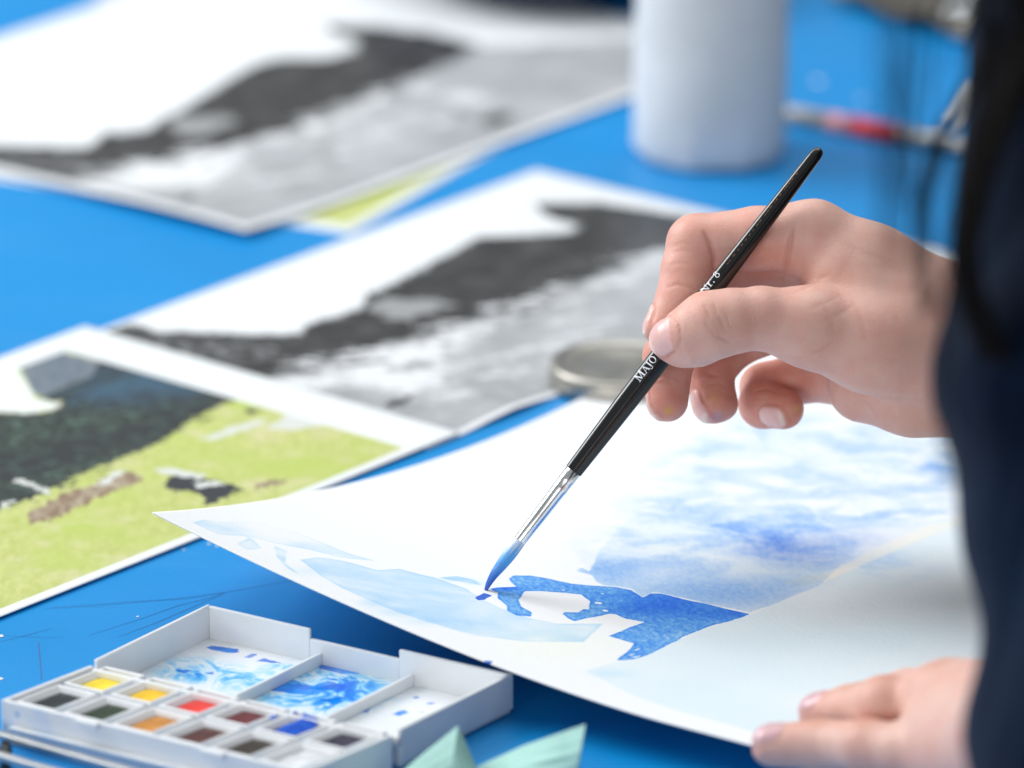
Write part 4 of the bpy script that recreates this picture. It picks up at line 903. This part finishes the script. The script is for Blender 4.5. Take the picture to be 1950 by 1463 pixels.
flo = link('mixing_floor', V, grid_faces(n1, n2), smear_material())
c7 = lambda pts: [pz(x/2.708+280, y/2.708+940, 2.4)[:2] for x, y in pts]
smears = [[(310, 795), (340, 785), (470, 800), (475, 820), (420, 825), (330, 805)], [(505, 845), (540, 825), (565, 830), (530, 848)], [(570, 865), (600, 852), (680, 868), (700, 878), (640, 874)],
          [(875, 880), (900, 855), (1050, 880), (1110, 930), (1000, 932), (900, 905)], [(610, 1010), (700, 985), (800, 985), (890, 995), (930, 962), (985, 985), (970, 1010), (900, 1025), (860, 1040), (740, 1030), (660, 1022)],
          [(545, 1004), (822, 876), (830, 886), (565, 1008)], [(880, 1060), (1000, 1050), (1020, 1075), (960, 1090)], [(1050, 1110), (1200, 1048), (1205, 1065), (1150, 1090), (1140, 1135), (1080, 1118)], [(1260, 1138), (1330, 1115), (1345, 1130), (1290, 1144)], [(1375, 1050), (1395, 1045), (1400, 1054), (1385, 1058)], [(1440, 1080), (1475, 1078), (1485, 1085), (1455, 1090)], [(1395, 1128), (1430, 1122), (1428, 1130)], [(150, 912), (210, 905), (240, 915), (190, 925)], [(300, 925), (340, 920), (345, 935)]]
P2 = np.array(V)[:, :2]; attr(flo, 'wet', np.min([sd_poly(P2, c7(q)) for q in smears], 0)*S)
def g2(items):
    g = np.zeros(len(P2))
    for (x, y, rx, ry, am) in items:
        c = c7([(x, y)])[0]; du = c7([(x+rx, y)])[0]-c; dv = c7([(x, y+ry)])[0]-c; q = (P2-c)@np.linalg.inv(np.stack([du, dv], 1)).T; g += am*np.exp(-(q**2).sum(1))
    return np.clip(g, 0, 1)
attr(flo, 'film', g2([(240, 915, 130, 45, .9), (450, 950, 120, 40, .35), (850, 1010, 250, 80, 1.0), (1050, 990, 120, 60, .8), (950, 1070, 120, 40, .7), (700, 890, 60, 14, .3)])); adopt(pbox, flo)
v, f = hexa(tf_*.3, 1-tf_*.3, tg*.3, 1-tg*.3, .3, 2.2); o = link('lid_base', v, f, M_PL, smooth=False); bevel(o, .8, 3); adopt(pbox, o)
for f_ in (.385, .685):
    v, f = hexa(f_-.006, f_+.006, tg*1.7, 1-tg*1.05, 2.3, 6.6); o = link('divider', v, f, M_PL, smooth=False); bevel(o, .35); adopt(pbox, o)
for f_ in (.04, .52, .96):
    c0 = lp(f_, -.03, 10.); v, f = lathe([(.01, -5), (1.5, -5), (1.5, 5), (.01, 5)], c0, EL, 14); o = link('hinge', v, f, M_PL); adopt(pbox, o)

# ------------------------------------------------------------------ metal rack and folded green paper at the near edge
rk = thing('metal_rack', 'low grey metal rack with rails beside the paint box front', 'rack', pz(20, 1470)*np.array([1, 1, 0]))
M_RK = metal('grey_steel', (.55, .56, .57), .42)
def rail(a_, b_, wd, hh, nm, m):
    d = (b_-a_); L_ = np.linalg.norm(d); d /= L_; sd = np.cross(d, EZ); v, f = box((a_+b_)/2, d*L_/2, sd*wd/2, EZ*hh/2); o = link(nm, v, f, m, smooth=False); bevel(o, .6); adopt(rk, o)
dirr = pz(230, 1466, 7)-pz(0, 1401, 7); dirr /= np.linalg.norm(dirr)
for (u_, v_, z_) in ((0, 1400, 8.5), (0, 1440, 8.5)):
    a_ = pz(u_, v_, z_)-dirr*30; rail(a_, a_+dirr*150, 3.2, 2.2, 'rail', M_RK)
for t_ in (32, 146):
    a_ = pz(0, 1400, 8.5)-dirr*30+dirr*t_; b_ = pz(0, 1440, 8.5)-dirr*30+dirr*t_
    rail(a_-EZ*2.3, b_-EZ*2.3, 3., 2.2, 'crossbar', plain('black_plastic', (.02, .022, .025), .5))
    for q in (a_, b_): v, f = box(np.array([q[0], q[1], 2.7]), EL*1.4, ES*1.4, EZ*2.4); o = link('foot', v, f, bpy.data.materials['black_plastic'], smooth=False); adopt(rk, o)
top = [(730, 1500, 2), (800, 1442, 12), (872, 1383, 21), (888, 1420, 15), (906, 1462, 8), (1000, 1420, 16), (1114, 1380, 25), (1106, 1430, 14), (1098, 1490, 3)]
bot = [(700, 1560, 1), (790, 1540, 2), (850, 1535, 2), (880, 1545, 1.5), (920, 1550, 1.2), (1010, 1540, 2), (1085, 1530, 2), (1092, 1530, 1.5), (1090, 1540, 1)]
V = []
for i in range(len(top)):
    for j in range(7):
        t_ = j/6; u_, v_, z_ = [top[i][k]*(1-t_)+bot[i][k]*t_ for k in range(3)]; p = pz(u_, v_, z_); p = p+np.array([0, -6*math.sin(math.pi*t_), 2.5*math.sin(math.pi*t_)]); V.append(p)
gp = link('green_paper', V, grid_faces(len(top), 7), plain('mint_paper', (.36, .62, .56), .75, 40, .2, .5), smooth=False); solidify(gp, .5, 0); rebase(gp, pz(950, 1530)*np.array([1, 1, 0]))
tag(gp, 'pale mint green folded paper standing beside the open paint box lid', 'paper')
